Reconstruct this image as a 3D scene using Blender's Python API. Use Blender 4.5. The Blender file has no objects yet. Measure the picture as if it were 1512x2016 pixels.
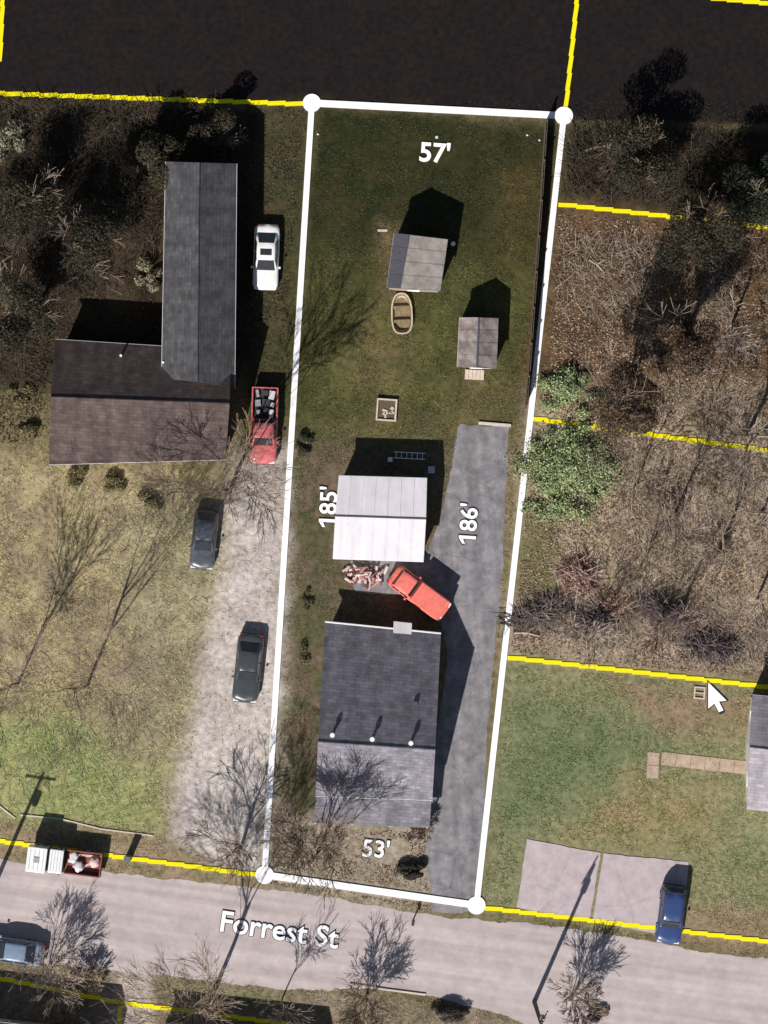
import bpy, bmesh, math, random
import numpy as np
from mathutils import Vector, Matrix
random.seed(7); RNG = np.random.default_rng(11)
scene = bpy.context.scene
COL = scene.collection

# ------------------------------------------------------------------ camera, sky, sun, exposure
H = 200.0                       # flying height of the aerial camera in metres
S = 27.0                        # photograph pixels per metre on the ground
cam_d = bpy.data.cameras.new('camera'); cam = bpy.data.objects.new('camera', cam_d); COL.objects.link(cam)
cam.location = (0, 0, H); cam.rotation_euler = (0, 0, 0)
cam_d.sensor_fit = 'VERTICAL'; cam_d.sensor_height = 24.0
cam_d.lens = 12.0 / ((1008.0 / S) / H); cam_d.clip_start = 1.0; cam_d.clip_end = 3000.0
scene.camera = cam
SUN_EL = math.radians(42); SD = Vector((0.40, 0.917, 0)).normalized()      # shadows fall towards SD
world = bpy.data.worlds.new('World'); scene.world = world; world.use_nodes = True
wn = world.node_tree; bg = wn.nodes['Background']
sky = wn.nodes.new('ShaderNodeTexSky'); sky.sky_type = 'NISHITA'; sky.sun_disc = False
sky.sun_elevation = SUN_EL; sky.sun_rotation = math.atan2(-SD.x, -SD.y)
wn.links.new(sky.outputs[0], bg.inputs[0]); bg.inputs[1].default_value = 0.05
sl = bpy.data.lights.new('sun', 'SUN'); sl.energy = 4.6; sl.angle = math.radians(0.5); sl.color = (1.0, 0.955, 0.91)
sun = bpy.data.objects.new('sun', sl); COL.objects.link(sun)
ldir = Vector((SD.x * math.cos(SUN_EL), SD.y * math.cos(SUN_EL), -math.sin(SUN_EL)))
sun.rotation_euler = ldir.to_track_quat('-Z', 'Y').to_euler(); sun.location = (-30, -70, 90)
vs = scene.view_settings; vs.view_transform = 'Standard'; vs.look = 'None'; vs.exposure = 0.28; vs.gamma = 1.0; vs.use_curve_mapping = False

# ------------------------------------------------------------------ helpers
def P(px, py, z=0.0):
    k = (H - z) / H / S
    return Vector(((px - 756.0) * k, (1008.0 - py) * k, z))
def lin(r, g, b, k=1.0):
    f = lambda c: (c / 12.92 if c <= .04045 else ((c + .055) / 1.055) ** 2.4) * k
    return (f(r / 255), f(g / 255), f(b / 255))
MATS = {}
def mat(name, col, rough=.8, var=.25, scale=6.0, bump=0.0, bscale=40.0, metal=0.0, col2=None, attr=None, coat=0.0, spec=.5, brick=None, cracks=0.0, streak=None):
    if name in MATS: return MATS[name]
    m = bpy.data.materials.new(name); m.use_nodes = True; nt = m.node_tree; b = nt.nodes['Principled BSDF']
    b.inputs['Roughness'].default_value = rough; b.inputs['Metallic'].default_value = metal
    b.inputs['Coat Weight'].default_value = coat; b.inputs['Specular IOR Level'].default_value = spec
    tc = nt.nodes.new('ShaderNodeTexCoord')
    n = nt.nodes.new('ShaderNodeTexNoise'); n.inputs['Scale'].default_value = scale; n.inputs['Detail'].default_value = 7; n.inputs['Roughness'].default_value = .65
    nt.links.new(tc.outputs['Object'], n.inputs['Vector'])
    r = nt.nodes.new('ShaderNodeMapRange'); r.inputs[1].default_value = .3; r.inputs[2].default_value = .7
    r.inputs[3].default_value = 1 - var; r.inputs[4].default_value = 1 + var
    nt.links.new(n.outputs['Fac'], r.inputs[0])
    mul = nt.nodes.new('ShaderNodeMix'); mul.data_type = 'RGBA'; mul.blend_type = 'MULTIPLY'; mul.inputs[0].default_value = 1
    if attr:
        a = nt.nodes.new('ShaderNodeAttribute'); a.attribute_name = attr; nt.links.new(a.outputs['Color'], mul.inputs[6])
    elif col2:
        mx = nt.nodes.new('ShaderNodeMix'); mx.data_type = 'RGBA'; mx.inputs[6].default_value = (*col, 1); mx.inputs[7].default_value = (*col2, 1)
        n2 = nt.nodes.new('ShaderNodeTexNoise'); n2.inputs['Scale'].default_value = scale * .37; n2.inputs['Detail'].default_value = 5
        nt.links.new(tc.outputs['Object'], n2.inputs['Vector'])
        r2 = nt.nodes.new('ShaderNodeMapRange'); r2.inputs[1].default_value = .4; r2.inputs[2].default_value = .6
        nt.links.new(n2.outputs['Fac'], r2.inputs[0]); nt.links.new(r2.outputs[0], mx.inputs[0]); nt.links.new(mx.outputs[2], mul.inputs[6])
    else: mul.inputs[6].default_value = (*col, 1)
    nt.links.new(r.outputs[0], mul.inputs[7]); last = mul.outputs[2]
    def times(sock):
        nonlocal last
        k = nt.nodes.new('ShaderNodeMix'); k.data_type = 'RGBA'; k.blend_type = 'MULTIPLY'; k.inputs[0].default_value = 1
        nt.links.new(last, k.inputs[6]); nt.links.new(sock, k.inputs[7]); last = k.outputs[2]
    if brick is not None:                       # courses of shingles: tabs of slightly different tone
        mp = nt.nodes.new('ShaderNodeMapping'); mp.inputs['Rotation'].default_value = (0, 0, brick); nt.links.new(tc.outputs['Object'], mp.inputs[0])
        bt_ = nt.nodes.new('ShaderNodeTexBrick'); bt_.inputs['Scale'].default_value = 1.0; bt_.inputs['Brick Width'].default_value = .62; bt_.inputs['Row Height'].default_value = .24; bt_.inputs['Mortar Size'].default_value = .012
        bt_.inputs['Color1'].default_value = (.80, .80, .80, 1); bt_.inputs['Color2'].default_value = (1.16, 1.15, 1.14, 1); bt_.inputs['Mortar'].default_value = (.62, .62, .62, 1)
        nt.links.new(mp.outputs[0], bt_.inputs['Vector']); times(bt_.outputs['Color'])
    if cracks:
        vo = nt.nodes.new('ShaderNodeTexVoronoi'); vo.feature = 'DISTANCE_TO_EDGE'; vo.inputs['Scale'].default_value = .33
        wa = nt.nodes.new('ShaderNodeMix'); wa.data_type = 'RGBA'; wa.inputs[0].default_value = .35; nw = nt.nodes.new('ShaderNodeTexNoise'); nw.inputs['Scale'].default_value = .9; nw.inputs['Detail'].default_value = 6
        nt.links.new(tc.outputs['Object'], nw.inputs['Vector']); nt.links.new(tc.outputs['Object'], wa.inputs[6]); nt.links.new(nw.outputs['Color'], wa.inputs[7]); nt.links.new(wa.outputs[2], vo.inputs['Vector'])
        rc = nt.nodes.new('ShaderNodeMapRange'); rc.inputs[1].default_value = .002; rc.inputs[2].default_value = .012; rc.inputs[3].default_value = 1 - cracks; nt.links.new(vo.outputs['Distance'], rc.inputs[0]); times(rc.outputs[0])
    if streak:
        mp = nt.nodes.new('ShaderNodeMapping'); mp.vector_type = 'POINT'; mp.inputs['Rotation'].default_value = (0, 0, streak[0]); mp.inputs['Scale'].default_value = (1, 1, 1)
        nt.links.new(tc.outputs['Object'], mp.inputs[0]); m2 = nt.nodes.new('ShaderNodeMapping'); m2.inputs['Scale'].default_value = (.05, 1.3, 1); nt.links.new(mp.outputs[0], m2.inputs[0])
        ns = nt.nodes.new('ShaderNodeTexNoise'); ns.inputs['Scale'].default_value = 1; ns.inputs['Detail'].default_value = 5; nt.links.new(m2.outputs[0], ns.inputs['Vector'])
        rs = nt.nodes.new('ShaderNodeMapRange'); rs.inputs[1].default_value = .35; rs.inputs[2].default_value = .65; rs.inputs[3].default_value = 1 - streak[1]; rs.inputs[4].default_value = 1 + streak[1] * .5; nt.links.new(ns.outputs['Fac'], rs.inputs[0]); times(rs.outputs[0])
    nt.links.new(last, b.inputs['Base Color'])
    if bump:
        n3 = nt.nodes.new('ShaderNodeTexNoise'); n3.inputs['Scale'].default_value = bscale; n3.inputs['Detail'].default_value = 5
        nt.links.new(tc.outputs['Object'], n3.inputs['Vector'])
        bp = nt.nodes.new('ShaderNodeBump'); bp.inputs['Strength'].default_value = bump; bp.inputs['Distance'].default_value = .05
        nt.links.new(n3.outputs['Fac'], bp.inputs['Height']); nt.links.new(bp.outputs[0], b.inputs['Normal'])
    MATS[name] = m; return m
def obj_from(name, verts, faces, m, parent=None, smooth=False):
    me = bpy.data.meshes.new(name); me.from_pydata([tuple(v) for v in verts], [], faces); me.update()
    if smooth: me.polygons.foreach_set('use_smooth', [True] * len(me.polygons))
    return link(name, me, m, parent)
def link(name, me, m, parent=None):
    if m is not None: me.materials.append(m)
    o = bpy.data.objects.new(name, me); COL.objects.link(o)
    if parent is not None: o.parent = parent
    return o
def tag(o, label, cat, group=None):
    o['label'] = label; o['category'] = cat
    if group: o['group'] = group
    return o
def empty(name, loc, rz=0.0, label=None, cat=None, group=None):
    o = bpy.data.objects.new(name, None); o.empty_display_size = .3; COL.objects.link(o)
    o.location = loc; o.rotation_euler = (0, 0, rz)
    if label: tag(o, label, cat, group)
    return o
class MB:
    def __init__(s): s.v = []; s.f = []
    def poly(s, pts):
        b = len(s.v); s.v += [tuple(p) for p in pts]; s.f.append(tuple(range(b, b + len(pts))))
    def box(s, c, d, M=None):
        b = len(s.v)
        for sx, sy, sz in ((-1,-1,-1),(1,-1,-1),(1,1,-1),(-1,1,-1),(-1,-1,1),(1,-1,1),(1,1,1),(-1,1,1)):
            p = Vector((sx * d[0] / 2, sy * d[1] / 2, sz * d[2] / 2))
            if M is not None: p = M @ p
            s.v.append(tuple(p + Vector(c)))
        s.f += [tuple(b + i for i in q) for q in ((0,3,2,1),(4,5,6,7),(0,1,5,4),(1,2,6,5),(2,3,7,6),(3,0,4,7))]
    def tube(s, p0, p1, r0, r1, n=5, cap=True):
        p0 = Vector(p0); p1 = Vector(p1); d = p1 - p0
        if d.length < 1e-6: return
        d.normalize(); a = d.orthogonal().normalized(); c = d.cross(a); b = len(s.v)
        for p, r in ((p0, r0), (p1, r1)):
            for i in range(n):
                t = 2 * math.pi * i / n; s.v.append(tuple(p + a * (r * math.cos(t)) + c * (r * math.sin(t))))
        for i in range(n):
            j = (i + 1) % n; s.f.append((b + i, b + j, b + n + j, b + n + i))
        if cap: s.f.append(tuple(b + i for i in reversed(range(n)))); s.f.append(tuple(b + n + i for i in range(n)))
    def slab(s, pts, t):                      # closed plate under a polygon, t downwards
        b = len(s.v); n = len(pts)
        s.v += [tuple(p) for p in pts] + [(p[0], p[1], p[2] - t) for p in pts]
        s.f.append(tuple(range(b, b + n))); s.f.append(tuple(b + n + i for i in reversed(range(n))))
        for i in range(n):
            j = (i + 1) % n; s.f.append((b + i, b + n + i, b + n + j, b + j))
    def build(s, name, m, parent=None, smooth=False, bevel=0.0):
        me = bpy.data.meshes.new(name); me.from_pydata(s.v, [], s.f)
        bm = bmesh.new(); bm.from_mesh(me); bmesh.ops.recalc_face_normals(bm, faces=bm.faces)
        if bevel: bmesh.ops.bevel(bm, geom=list(bm.edges), offset=bevel, segments=2, affect='EDGES', profile=.6)
        bm.to_mesh(me); bm.free()
        if smooth: me.polygons.foreach_set('use_smooth', [True] * len(me.polygons))
        return link(name, me, m, parent)
def up(pts):                                   # orient a polygon so that its face looks up
    a = sum(pts[i][0] * pts[(i + 1) % len(pts)][1] - pts[(i + 1) % len(pts)][0] * pts[i][1] for i in range(len(pts)))
    return pts if a > 0 else pts[::-1]
def ragged(pix, step=9, amp=3.0):              # pixel outline with a worn, irregular edge
    out = []; ph = [random.uniform(0, 6.28) for _ in range(8)]; walk = 0.0
    for i in range(len(pix)):
        a, b = pix[i], pix[(i + 1) % len(pix)]; L = math.hypot(b[0] - a[0], b[1] - a[1]); n = max(1, int(L / step)); nxx, nyy = -(b[1] - a[1]) / (L + 1e-6), (b[0] - a[0]) / (L + 1e-6)
        for k in range(n):
            t = k / n; d = walk + L * t
            o = amp * (.9 * math.sin(d * .013 + ph[0]) + .8 * math.sin(d * .047 + ph[1]) * math.sin(d * .019 + ph[2]) + .5 * math.sin(d * .131 + ph[3]) * math.sin(d * .057 + ph[4]) + random.uniform(-.35, .35))
            out.append((a[0] + (b[0] - a[0]) * t + nxx * o, a[1] + (b[1] - a[1]) * t + nyy * o))
        walk += L
    return out
# value noise on arrays
_perm = RNG.random((256, 256))
def vnoise(x, y, sc):
    x = x * sc + 91.7; y = y * sc + 37.3; xi = np.floor(x).astype(int); yi = np.floor(y).astype(int); fx = x - xi; fy = y - yi
    fx = fx * fx * (3 - 2 * fx); fy = fy * fy * (3 - 2 * fy); g = lambda a, b: _perm[a % 256, b % 256]
    return (g(xi, yi) * (1 - fx) + g(xi + 1, yi) * fx) * (1 - fy) + (g(xi, yi + 1) * (1 - fx) + g(xi + 1, yi + 1) * fx) * fy
def fbm(x, y, sc, o=4):
    t = 0; a = .5; n = 0
    for i in range(o): t = t + a * vnoise(x, y, sc * 2 ** i); n += a; a *= .55
    return t / n
def sdf(poly, x, y):
    d = np.full(x.shape, 1e9); ins = np.zeros(x.shape, bool); n = len(poly)
    for i in range(n):
        ax, ay = poly[i]; bx, by = poly[(i + 1) % n]; ex, ey = bx - ax, by - ay; wx, wy = x - ax, y - ay
        t = np.clip((wx * ex + wy * ey) / (ex * ex + ey * ey + 1e-9), 0, 1)
        d = np.minimum(d, np.hypot(wx - ex * t, wy - ey * t))
        c = ((ay <= y) & (by > y)) | ((by <= y) & (ay > y))
        with np.errstate(divide='ignore', invalid='ignore'):
            ins ^= c & (x < ax + (y - ay) / (by - ay + 1e-12) * ex)
    return np.where(ins, d, -d)

# ------------------------------------------------------------------ ground cover (soil and grass colours, with brightness falloff towards the top painted in)
BASE = lin(112, 102, 74)
ZONES = [   # outline in photo pixels, soft edge in pixels, colours of the cover, mixed by noise
 ([(-900,-900),(2400,-900),(2400,262),(1130,238),(1105,232),(614,206),(-900,176)], 6, lin(32,26,25), lin(28,23,24)),  # darkening at the top edge of the view, painted as near-black ground
 ([(-900,176),(600,204),(585,430),(560,640),(470,760),(-900,800)], 30, lin(46,39,29), lin(66,56,42)),
 ([(505,215),(612,210),(575,800),(485,800)], 14, lin(58,58,36), lin(74,66,46)),
 ([(614,206),(1106,234),(1075,560),(1040,830),(900,870),(565,870)], 25, lin(42,46,22), lin(54,52,29)),  # back lawn, its green painted darker for the same falloff
 ([(598,520),(1070,520),(1040,835),(900,900),(560,1020)], 90, lin(88,86,50), lin(72,72,40)),
 ([(575,860),(900,850),(880,1000),(860,1660),(530,1660)], 60, lin(84,82,58), lin(104,90,74)),
 ([(1112,238),(2400,262),(2400,460),(1095,410)], 30, lin(42,34,25), lin(56,46,32)),
 ([(1095,410),(2400,460),(2400,760),(1045,800),(1065,560)], 50, lin(84,63,46), lin(108,84,60)),
 ([(1045,780),(2400,740),(2400,1300),(1000,1310)], 60, lin(156,140,116), lin(174,156,136)),
 ([(1020,1000),(1110,1010),(1100,1200),(1000,1200)], 30, lin(112,108,76), lin(126,116,86)),
 ([(1000,1180),(1512,1200),(2400,1230),(2400,1345),(1000,1290)], 35, lin(146,130,116), lin(166,146,132)),
 ([(992,1290),(1512,1350),(2400,1420),(2400,1950),(945,1800)], 25, lin(122,124,90), lin(134,130,98)),
 ([(1010,1360),(1330,1450),(1150,1600),(975,1640)], 60, lin(104,114,80), lin(112,118,84)),
 ([(1200,1340),(1512,1370),(1512,1450),(1300,1440)], 35, lin(142,120,98), lin(128,116,88)),
 ([(1120,1640),(1250,1530),(1420,1560),(1400,1680),(1200,1660)], 50, lin(148,132,98), lin(130,124,84)),
 ([(1350,1780),(2400,1900),(2400,1960),(1350,1860)], 25, lin(150,128,106), lin(134,118,90)),
 ([(-900,860),(300,900),(470,920),(520,1000),(440,1300),(300,1660),(-900,1650)], 60, lin(166,152,116), lin(138,124,98)),
 ([(-900,1390),(160,1400),(330,1500),(300,1640),(-900,1600)], 60, lin(134,142,92), lin(152,152,104)),
 ([(250,1000),(420,940),(420,1200),(330,1500),(220,1500)], 60, lin(158,148,118), lin(136,128,102)),
 ([(462,905),(565,900),(558,1120),(545,1420),(525,1700),(500,1745),(330,1735),(345,1560),(390,1330),(440,1120)], 32, lin(192,183,176), lin(174,164,158)),
 ([(535,1600),(880,1610),(850,1810),(520,1750)], 30, lin(140,130,110), lin(156,144,128)),
 ([(-900,1600),(60,1610),(300,1645),(520,1725),(500,1770),(-900,1700)], 20, lin(146,128,104), lin(126,118,88)),
 ([(-900,1880),(220,1905),(600,1940),(1000,1990),(1512,2080),(1512,2900),(-900,2900)], 18, lin(138,124,106), lin(116,106,86)),
 ([(215,1900),(300,1910),(290,2200),(225,2200)], 12, lin(178,164,152), lin(160,148,140)),
 ([(290,1915),(560,1950),(540,1990),(300,1960)], 15, lin(112,114,80), lin(128,120,92)),
 ([(915,735),(1000,742),(985,835),(905,850),(880,800)], 40, lin(112,98,66), lin(92,86,56)),
 ([(985,330),(1060,340),(1040,520),(990,500)], 50, lin(84,72,42), lin(66,62,36)),
 ([(690,640),(800,670),(790,860),(700,850)], 60, lin(104,94,62), lin(86,82,52)),
 ([(735,440),(790,450),(785,590),(745,600)], 22, lin(104,90,66), lin(92,82,56)),
]
def cover(x, y):
    px = x * S + 756; py = 1008 - y * S
    wx = px + (fbm(x, y, .55) - .5) * 46; wy = py + (fbm(x + 50, y - 20, .55) - .5) * 46
    c = np.empty(x.shape + (3,)); c[:] = BASE
    n = np.clip((fbm(x, y, .8, 5) - .36) / .28, 0, 1)[..., None]
    for poly, soft, a, b in ZONES:
        hard = soft <= 6
        d = sdf(poly, px if hard else wx, py if hard else wy)
        w = np.clip(d / soft * .5 + .5, 0, 1)[..., None]; w = w * w * (3 - 2 * w)
        c = c * (1 - w) + w * (np.array(a) * (1 - n) + np.array(b) * n)
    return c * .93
def col_attr(me, name, cols):
    a = me.color_attributes.new(name, 'FLOAT_COLOR', 'POINT')
    a.data.foreach_set('color', np.concatenate([cols, np.ones((len(cols), 1))], 1).astype(np.float32).ravel())
gx = np.concatenate([[-1200, -500, -200, -90, -55, -40], np.arange(-31, 31.01, .22), [40, 55, 90, 200, 500, 1200]])
gy = np.concatenate([[-1200, -500, -200, -90, -60, -48], np.arange(-40, 40.01, .22), [48, 60, 90, 200, 500, 1200]])
XX, YY = np.meshgrid(gx, gy); nx, ny = len(gx), len(gy)
gv = np.stack([XX.ravel(), YY.ravel(), np.zeros(nx * ny)], 1)
ii = (np.arange(ny - 1)[:, None] * nx + np.arange(nx - 1)[None, :]).ravel()
gf = np.stack([ii, ii + 1, ii + nx + 1, ii + nx], 1)
def np_mesh(name, v, f):
    me = bpy.data.meshes.new(name); k = f.shape[1]
    me.vertices.add(len(v)); me.vertices.foreach_set('co', v.astype(np.float32).ravel())
    me.loops.add(f.size); me.loops.foreach_set('vertex_index', f.astype(np.int32).ravel())
    me.polygons.add(len(f)); me.polygons.foreach_set('loop_start', np.arange(0, f.size, k, dtype=np.int32))
    me.update(calc_edges=True); return me
gm = np_mesh('ground', gv, gf)
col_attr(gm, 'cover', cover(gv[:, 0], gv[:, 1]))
def ground_mat():
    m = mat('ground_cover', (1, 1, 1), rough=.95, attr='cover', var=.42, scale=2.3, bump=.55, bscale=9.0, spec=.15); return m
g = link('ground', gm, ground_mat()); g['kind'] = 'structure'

# ------------------------------------------------------------------ road, driveways, pads
def sheet(name, pix, z, m, step=9, amp=2.5, kind='structure', thick=None):
    pts = up([P(*p) for p in (ragged(pix, step, amp) if amp else pix)])
    if thick:
        b = MB(); b.slab([(p.x, p.y, z) for p in pts], thick); o = b.build(name, m)
    else:
        o = obj_from(name, [(p.x, p.y, z) for p in pts], [tuple(range(len(pts)))], m)
    o['kind'] = kind; return o
ROAD = [(-500,1625),(0,1690),(200,1718),(340,1730),(480,1742),(700,1778),(840,1800),(950,1808),(1180,1838),(1512,1890),(2100,1975),
        (2100,2330),(1512,2150),(1180,2075),(1000,2000),(830,1958),(720,1946),(560,1946),(300,1922),(190,1905),(0,1888),(-500,1830)]
D00 = math.radians
m_road = mat('road_gravel_asphalt', lin(192,180,177,.9), rough=.95, var=.10, scale=1.6, bump=.4, bscale=30, col2=lin(184,172,170,.9), spec=.2, streak=(D00(8), .16))
sheet('road', ROAD, .008, m_road, 5, 3.0)
DRIVE = [(905,838),(1003,838),(998,960),(985,1150),(970,1320),(958,1500),(945,1700),(935,1790),(905,1800),(850,1795),(838,1700),(845,1610),(858,1480),(878,1300),(862,1165),(790,1170),(700,1165),(690,1105),(835,1095),(850,1065),(872,1000),(890,920)]
m_drive = mat('driveway_asphalt', lin(137,134,136), rough=.92, var=.24, scale=2.2, bump=.4, bscale=35, col2=lin(119,116,119), spec=.25, cracks=.2, streak=(D00(86), .2))
sheet('driveway', DRIVE, .014, m_drive, 5, 2.4)
m_conc = mat('concrete', lin(178,165,167), rough=.9, var=.17, scale=1.3, bump=.25, bscale=30, col2=lin(176,163,165), spec=.25, cracks=.12)
pad = sheet('parking_pad', [(1037,1651),(1183,1679),(1161,1812),(1018,1786)], .05, m_conc, 6, .9, thick=.05)
pad2 = sheet('parking_pad', [(1188,1680),(1356,1696),(1340,1845),(1166,1814)], .052, m_conc, 6, .9, thick=.052)
m_path = mat('path_concrete', lin(182,160,142), rough=.9, var=.12, scale=3.0, bump=.25, spec=.25, col2=lin(168,146,130))
def path_slab(root, a, b, w):
    pa, pb = P(*a), P(*b); d = (pb - pa); L = d.length; d.normalize(); n = Vector((-d.y, d.x, 0)); k = max(1, round(L / 1.1))
    for i in range(k):
        q0 = pa + d * (L * i / k + .015); q1 = pa + d * (L * (i + 1) / k - .015); m_ = MB()
        h = .05 + random.uniform(-.006, .006)
        m_.slab([tuple(v) for v in up([q0 - n * w / 2 + Vector((0,0,h)), q1 - n * w / 2 + Vector((0,0,h)), q1 + n * w / 2 + Vector((0,0,h)), q0 + n * w / 2 + Vector((0,0,h))])], .06)
        m_.build('slab', m_path, root)
pth = bpy.data.objects.new('path', None); COL.objects.link(pth); pth['kind'] = 'structure'
path_slab(pth, (1302,1493), (1474,1512), .95); path_slab(pth, (1287,1481), (1284,1532), .85)
# pale line of edging beside the street verge
m_edge = mat('pale_edging', lin(196,184,172), rough=.9, var=.2, scale=3)
def edging(name, pts, w, h, label, cat='edging'):
    b = MB()
    for a, c in zip(pts[:-1], pts[1:]):
        pa, pc = P(*a), P(*c); d = pc - pa
        b.box((pa + pc) / 2 + Vector((0, 0, h / 2)), (d.length, w, h), Matrix.Rotation(math.atan2(d.y, d.x), 3, 'Z'))
    return tag(b.build(name, m_edge), label, cat)
edging('garden_edging', [(40,1604),(120,1612),(200,1632),(302,1645)], .09, .10, 'thin pale edging strip along the grass behind the white truck')
edging('garden_edging', [(-20,1572),(30,1611)], .10, .10, 'short pale edging strip crossing the grass beside the power pole')
edging('kerb', [(688,1937),(760,1948),(838,1958)], .13, .12, 'pale concrete kerb at the end of the street by the bushes', 'kerb')
edging('timber_beam', [(942,833),(1006,838)], .22, .16, 'weathered timber beam lying across the end of the driveway', 'timber')

# ------------------------------------------------------------------ lot lines and lettering, laid flat on the ground
m_white = mat('line_white', (.86, .86, .86), rough=.7, var=.04, scale=4)
m_yel = mat('line_yellow', lin(235, 222, 10, .95), rough=.7, var=.05, scale=4, spec=.2)
m_dark = mat('line_dark', (.012, .012, .02), rough=.8, var=.1)
LINES = []
lot = empty('lot_outline', P(756, 1000), 0, 'thick white lot outline with round corner dots around the central house', 'lot line')
lot_inv = Matrix.Translation(-lot.location)
CORN = [(614,203), (1110,228), (938,1782), (521,1722)]
for i in range(4):
    a, c = CORN[i], CORN[(i + 1) % 4]; LINES.append((a, c, 10)); pa, pc = P(*a), P(*c); d = pc - pa; b = MB()
    b.box((pa + pc) / 2 + Vector((0, 0, .05)), (d.length, .43 if i % 2 else .50, .10), Matrix.Rotation(math.atan2(d.y, d.x), 3, 'Z'))
    o = b.build('edge_line', m_white, lot); o.matrix_parent_inverse = lot_inv
    b = MB(); q = P(*a); b.tube(q, q + Vector((0, 0, .112)), .66, .66, 28); o = b.build('corner_dot', m_white, lot); o.matrix_parent_inverse = lot_inv
def yline(pts, label):
    b = MB(); w = .31
    for a, c in zip(pts[:-1], pts[1:]):
        LINES.append((a, c, 8)); pa, pc = P(*a), P(*c); d = pc - pa; L = d.length; n = max(1, round(L / 1.28)); d.normalize(); nn = Vector((-d.y, d.x, 0))
        hor = abs(d.x) > abs(d.y); sg = 1 if (hor and d.x > 0) else -1
        for k in range(n):
            q = pa + d * (L * (k + .5) / n); ang = math.atan2(d.y, d.x) + (.075 if hor else -.05)
            b.box(q + Vector((0, 0, .033 + .003 * (k % 2))), (L / n + .06, w, .066), Matrix.Rotation(ang, 3, 'Z'))
    tag(b.build('parcel_line', m_yel), label, 'parcel line')
yline([(-60,182),(596,205)], 'yellow parcel line between ground painted darker and the shaded left woods')
yline([(1114,212),(1142,-60)], 'yellow parcel line running across ground painted darker from a white lot corner')
yline([(1400,-4),(1590,14)], 'yellow parcel line along the far side of the ground painted darker')
yline([(8,-60),(0,120)], 'yellow parcel line crossing the ground painted darker above the neighbouring woods')
yline([(1100,402),(1560,453)], 'yellow parcel line between the dark thicket and brown woods')
yline([(1042,823),(1560,893)], 'yellow parcel line passing through the green shrubs')
yline([(1000,1294),(1560,1358)], 'yellow parcel line above the green lawn with the white arrow')
yline([(-60,1648),(503,1722)], 'yellow parcel line behind the white utility truck')
yline([(956,1787),(1560,1859)], 'yellow parcel line crossing the concrete parking pad')
yline([(-60,1912),(0,1926),(120,1950),(236,1974),(400,1994),(640,2026)], 'yellow parcel line on the far verge of the street')
yline([(237,1978),(231,2070)], 'short yellow parcel line beside the pale gravel driveway')
def lettering(name, body, px, py, size, ang, label, weight=.035, outline=.06, z=.11):
    def mk(nm, off, z0, th, m, parent):
        cu = bpy.data.curves.new(nm, 'FONT'); cu.body = body; cu.size = size; cu.align_x = 'CENTER'; cu.align_y = 'CENTER'; cu.offset = off; cu.extrude = th; cu.resolution_u = 4
        t = bpy.data.objects.new(nm, cu); COL.objects.link(t); dg = bpy.context.evaluated_depsgraph_get(); dg.update()
        me = bpy.data.meshes.new_from_object(t.evaluated_get(dg)); bpy.data.objects.remove(t); bpy.data.curves.remove(cu); me.materials.clear()
        if body[0] == '1':
            x0 = min(v.co.x for v in me.vertices); y1 = max(v.co.y for v in me.vertices if v.co.x < x0 + size * .1); b_ = MB(); k_ = size * .11 + off * .5; e_ = off * .6
            b_.slab([(x0 + .02, y1, th), (x0 - size * .2 - e_, y1 - size * .16, th), (x0 - size * .2 - e_, y1 - size * .16 - k_, th), (x0 + .02, y1 - k_ - size * .05, th)], 2 * th)
            bm = bmesh.new(); bm.from_mesh(me); t2 = bpy.data.meshes.new('flag'); t2.from_pydata(b_.v, [], b_.f); bm.from_mesh(t2); bmesh.ops.recalc_face_normals(bm, faces=bm.faces); bm.to_mesh(me); bm.free(); bpy.data.meshes.remove(t2)
        o = link(nm, me, m, parent); o.location.z = z0; return o
    r = empty(name, P(px, py), ang, label, 'lettering')
    mk('letters', weight, z - .012, .012, m_white, r)
    if outline: mk('letter_outline', weight + outline, z - .035, .01, m_dark, r)
    w = size * len(body) * .3 * S; LINES.append(((px - w * math.cos(ang), py + w * math.sin(ang)), (px + w * math.cos(ang), py - w * math.sin(ang)), size * S * .5))
lettering('dimension_number', "57'", 856, 303, 1.95, math.radians(-4), "white number 57' lying on the back lawn", .045, .0)
lettering('dimension_number', "185'", 648, 997, 1.75, math.radians(87), "white number 185' lying on grass beside the white roofed garage", .03, .05)
lettering('dimension_number', "186'", 924, 1030, 1.75, math.radians(86), "white number 186' lying on the grey driveway", .03, .05)
lettering('dimension_number', "53'", 740, 1673, 1.75, math.radians(-5), "white number 53' lying on the front yard", .03, .05)
lettering('street_name', "Forrest St", 549, 1832, 2.15, math.radians(-8.5), 'white street name Forrest St lying on the road', .035, .05)
cur = empty('pointer_arrow', P(1394, 1343), 0, 'white pointer arrow with dark outline lying on the lawn', 'arrow')
AR = [(0,0),(0,52),(12,42),(21,59),(30,55),(21,38),(36,36)]
def arrow(name, k, z, th, m):
    c = Vector((12, 27)); pts = up([Vector(((c.x + (a - c.x) * k) / S, -(c.y + (b - c.y) * k) / S, z)) for a, b in AR]); b = MB(); b.slab(pts, th); return b.build(name, m, cur)
arrow('arrow_face', 1.0, .12, .02, m_white); arrow('arrow_outline', 1.17, .095, .02, m_dark); LINES.append(((1400,1350),(1412,1390),26))
# weathered wood frame beside the arrow
m_pale = mat('pale_wood', lin(196,178,164), rough=.85, var=.25, scale=8, bump=.2)

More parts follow.
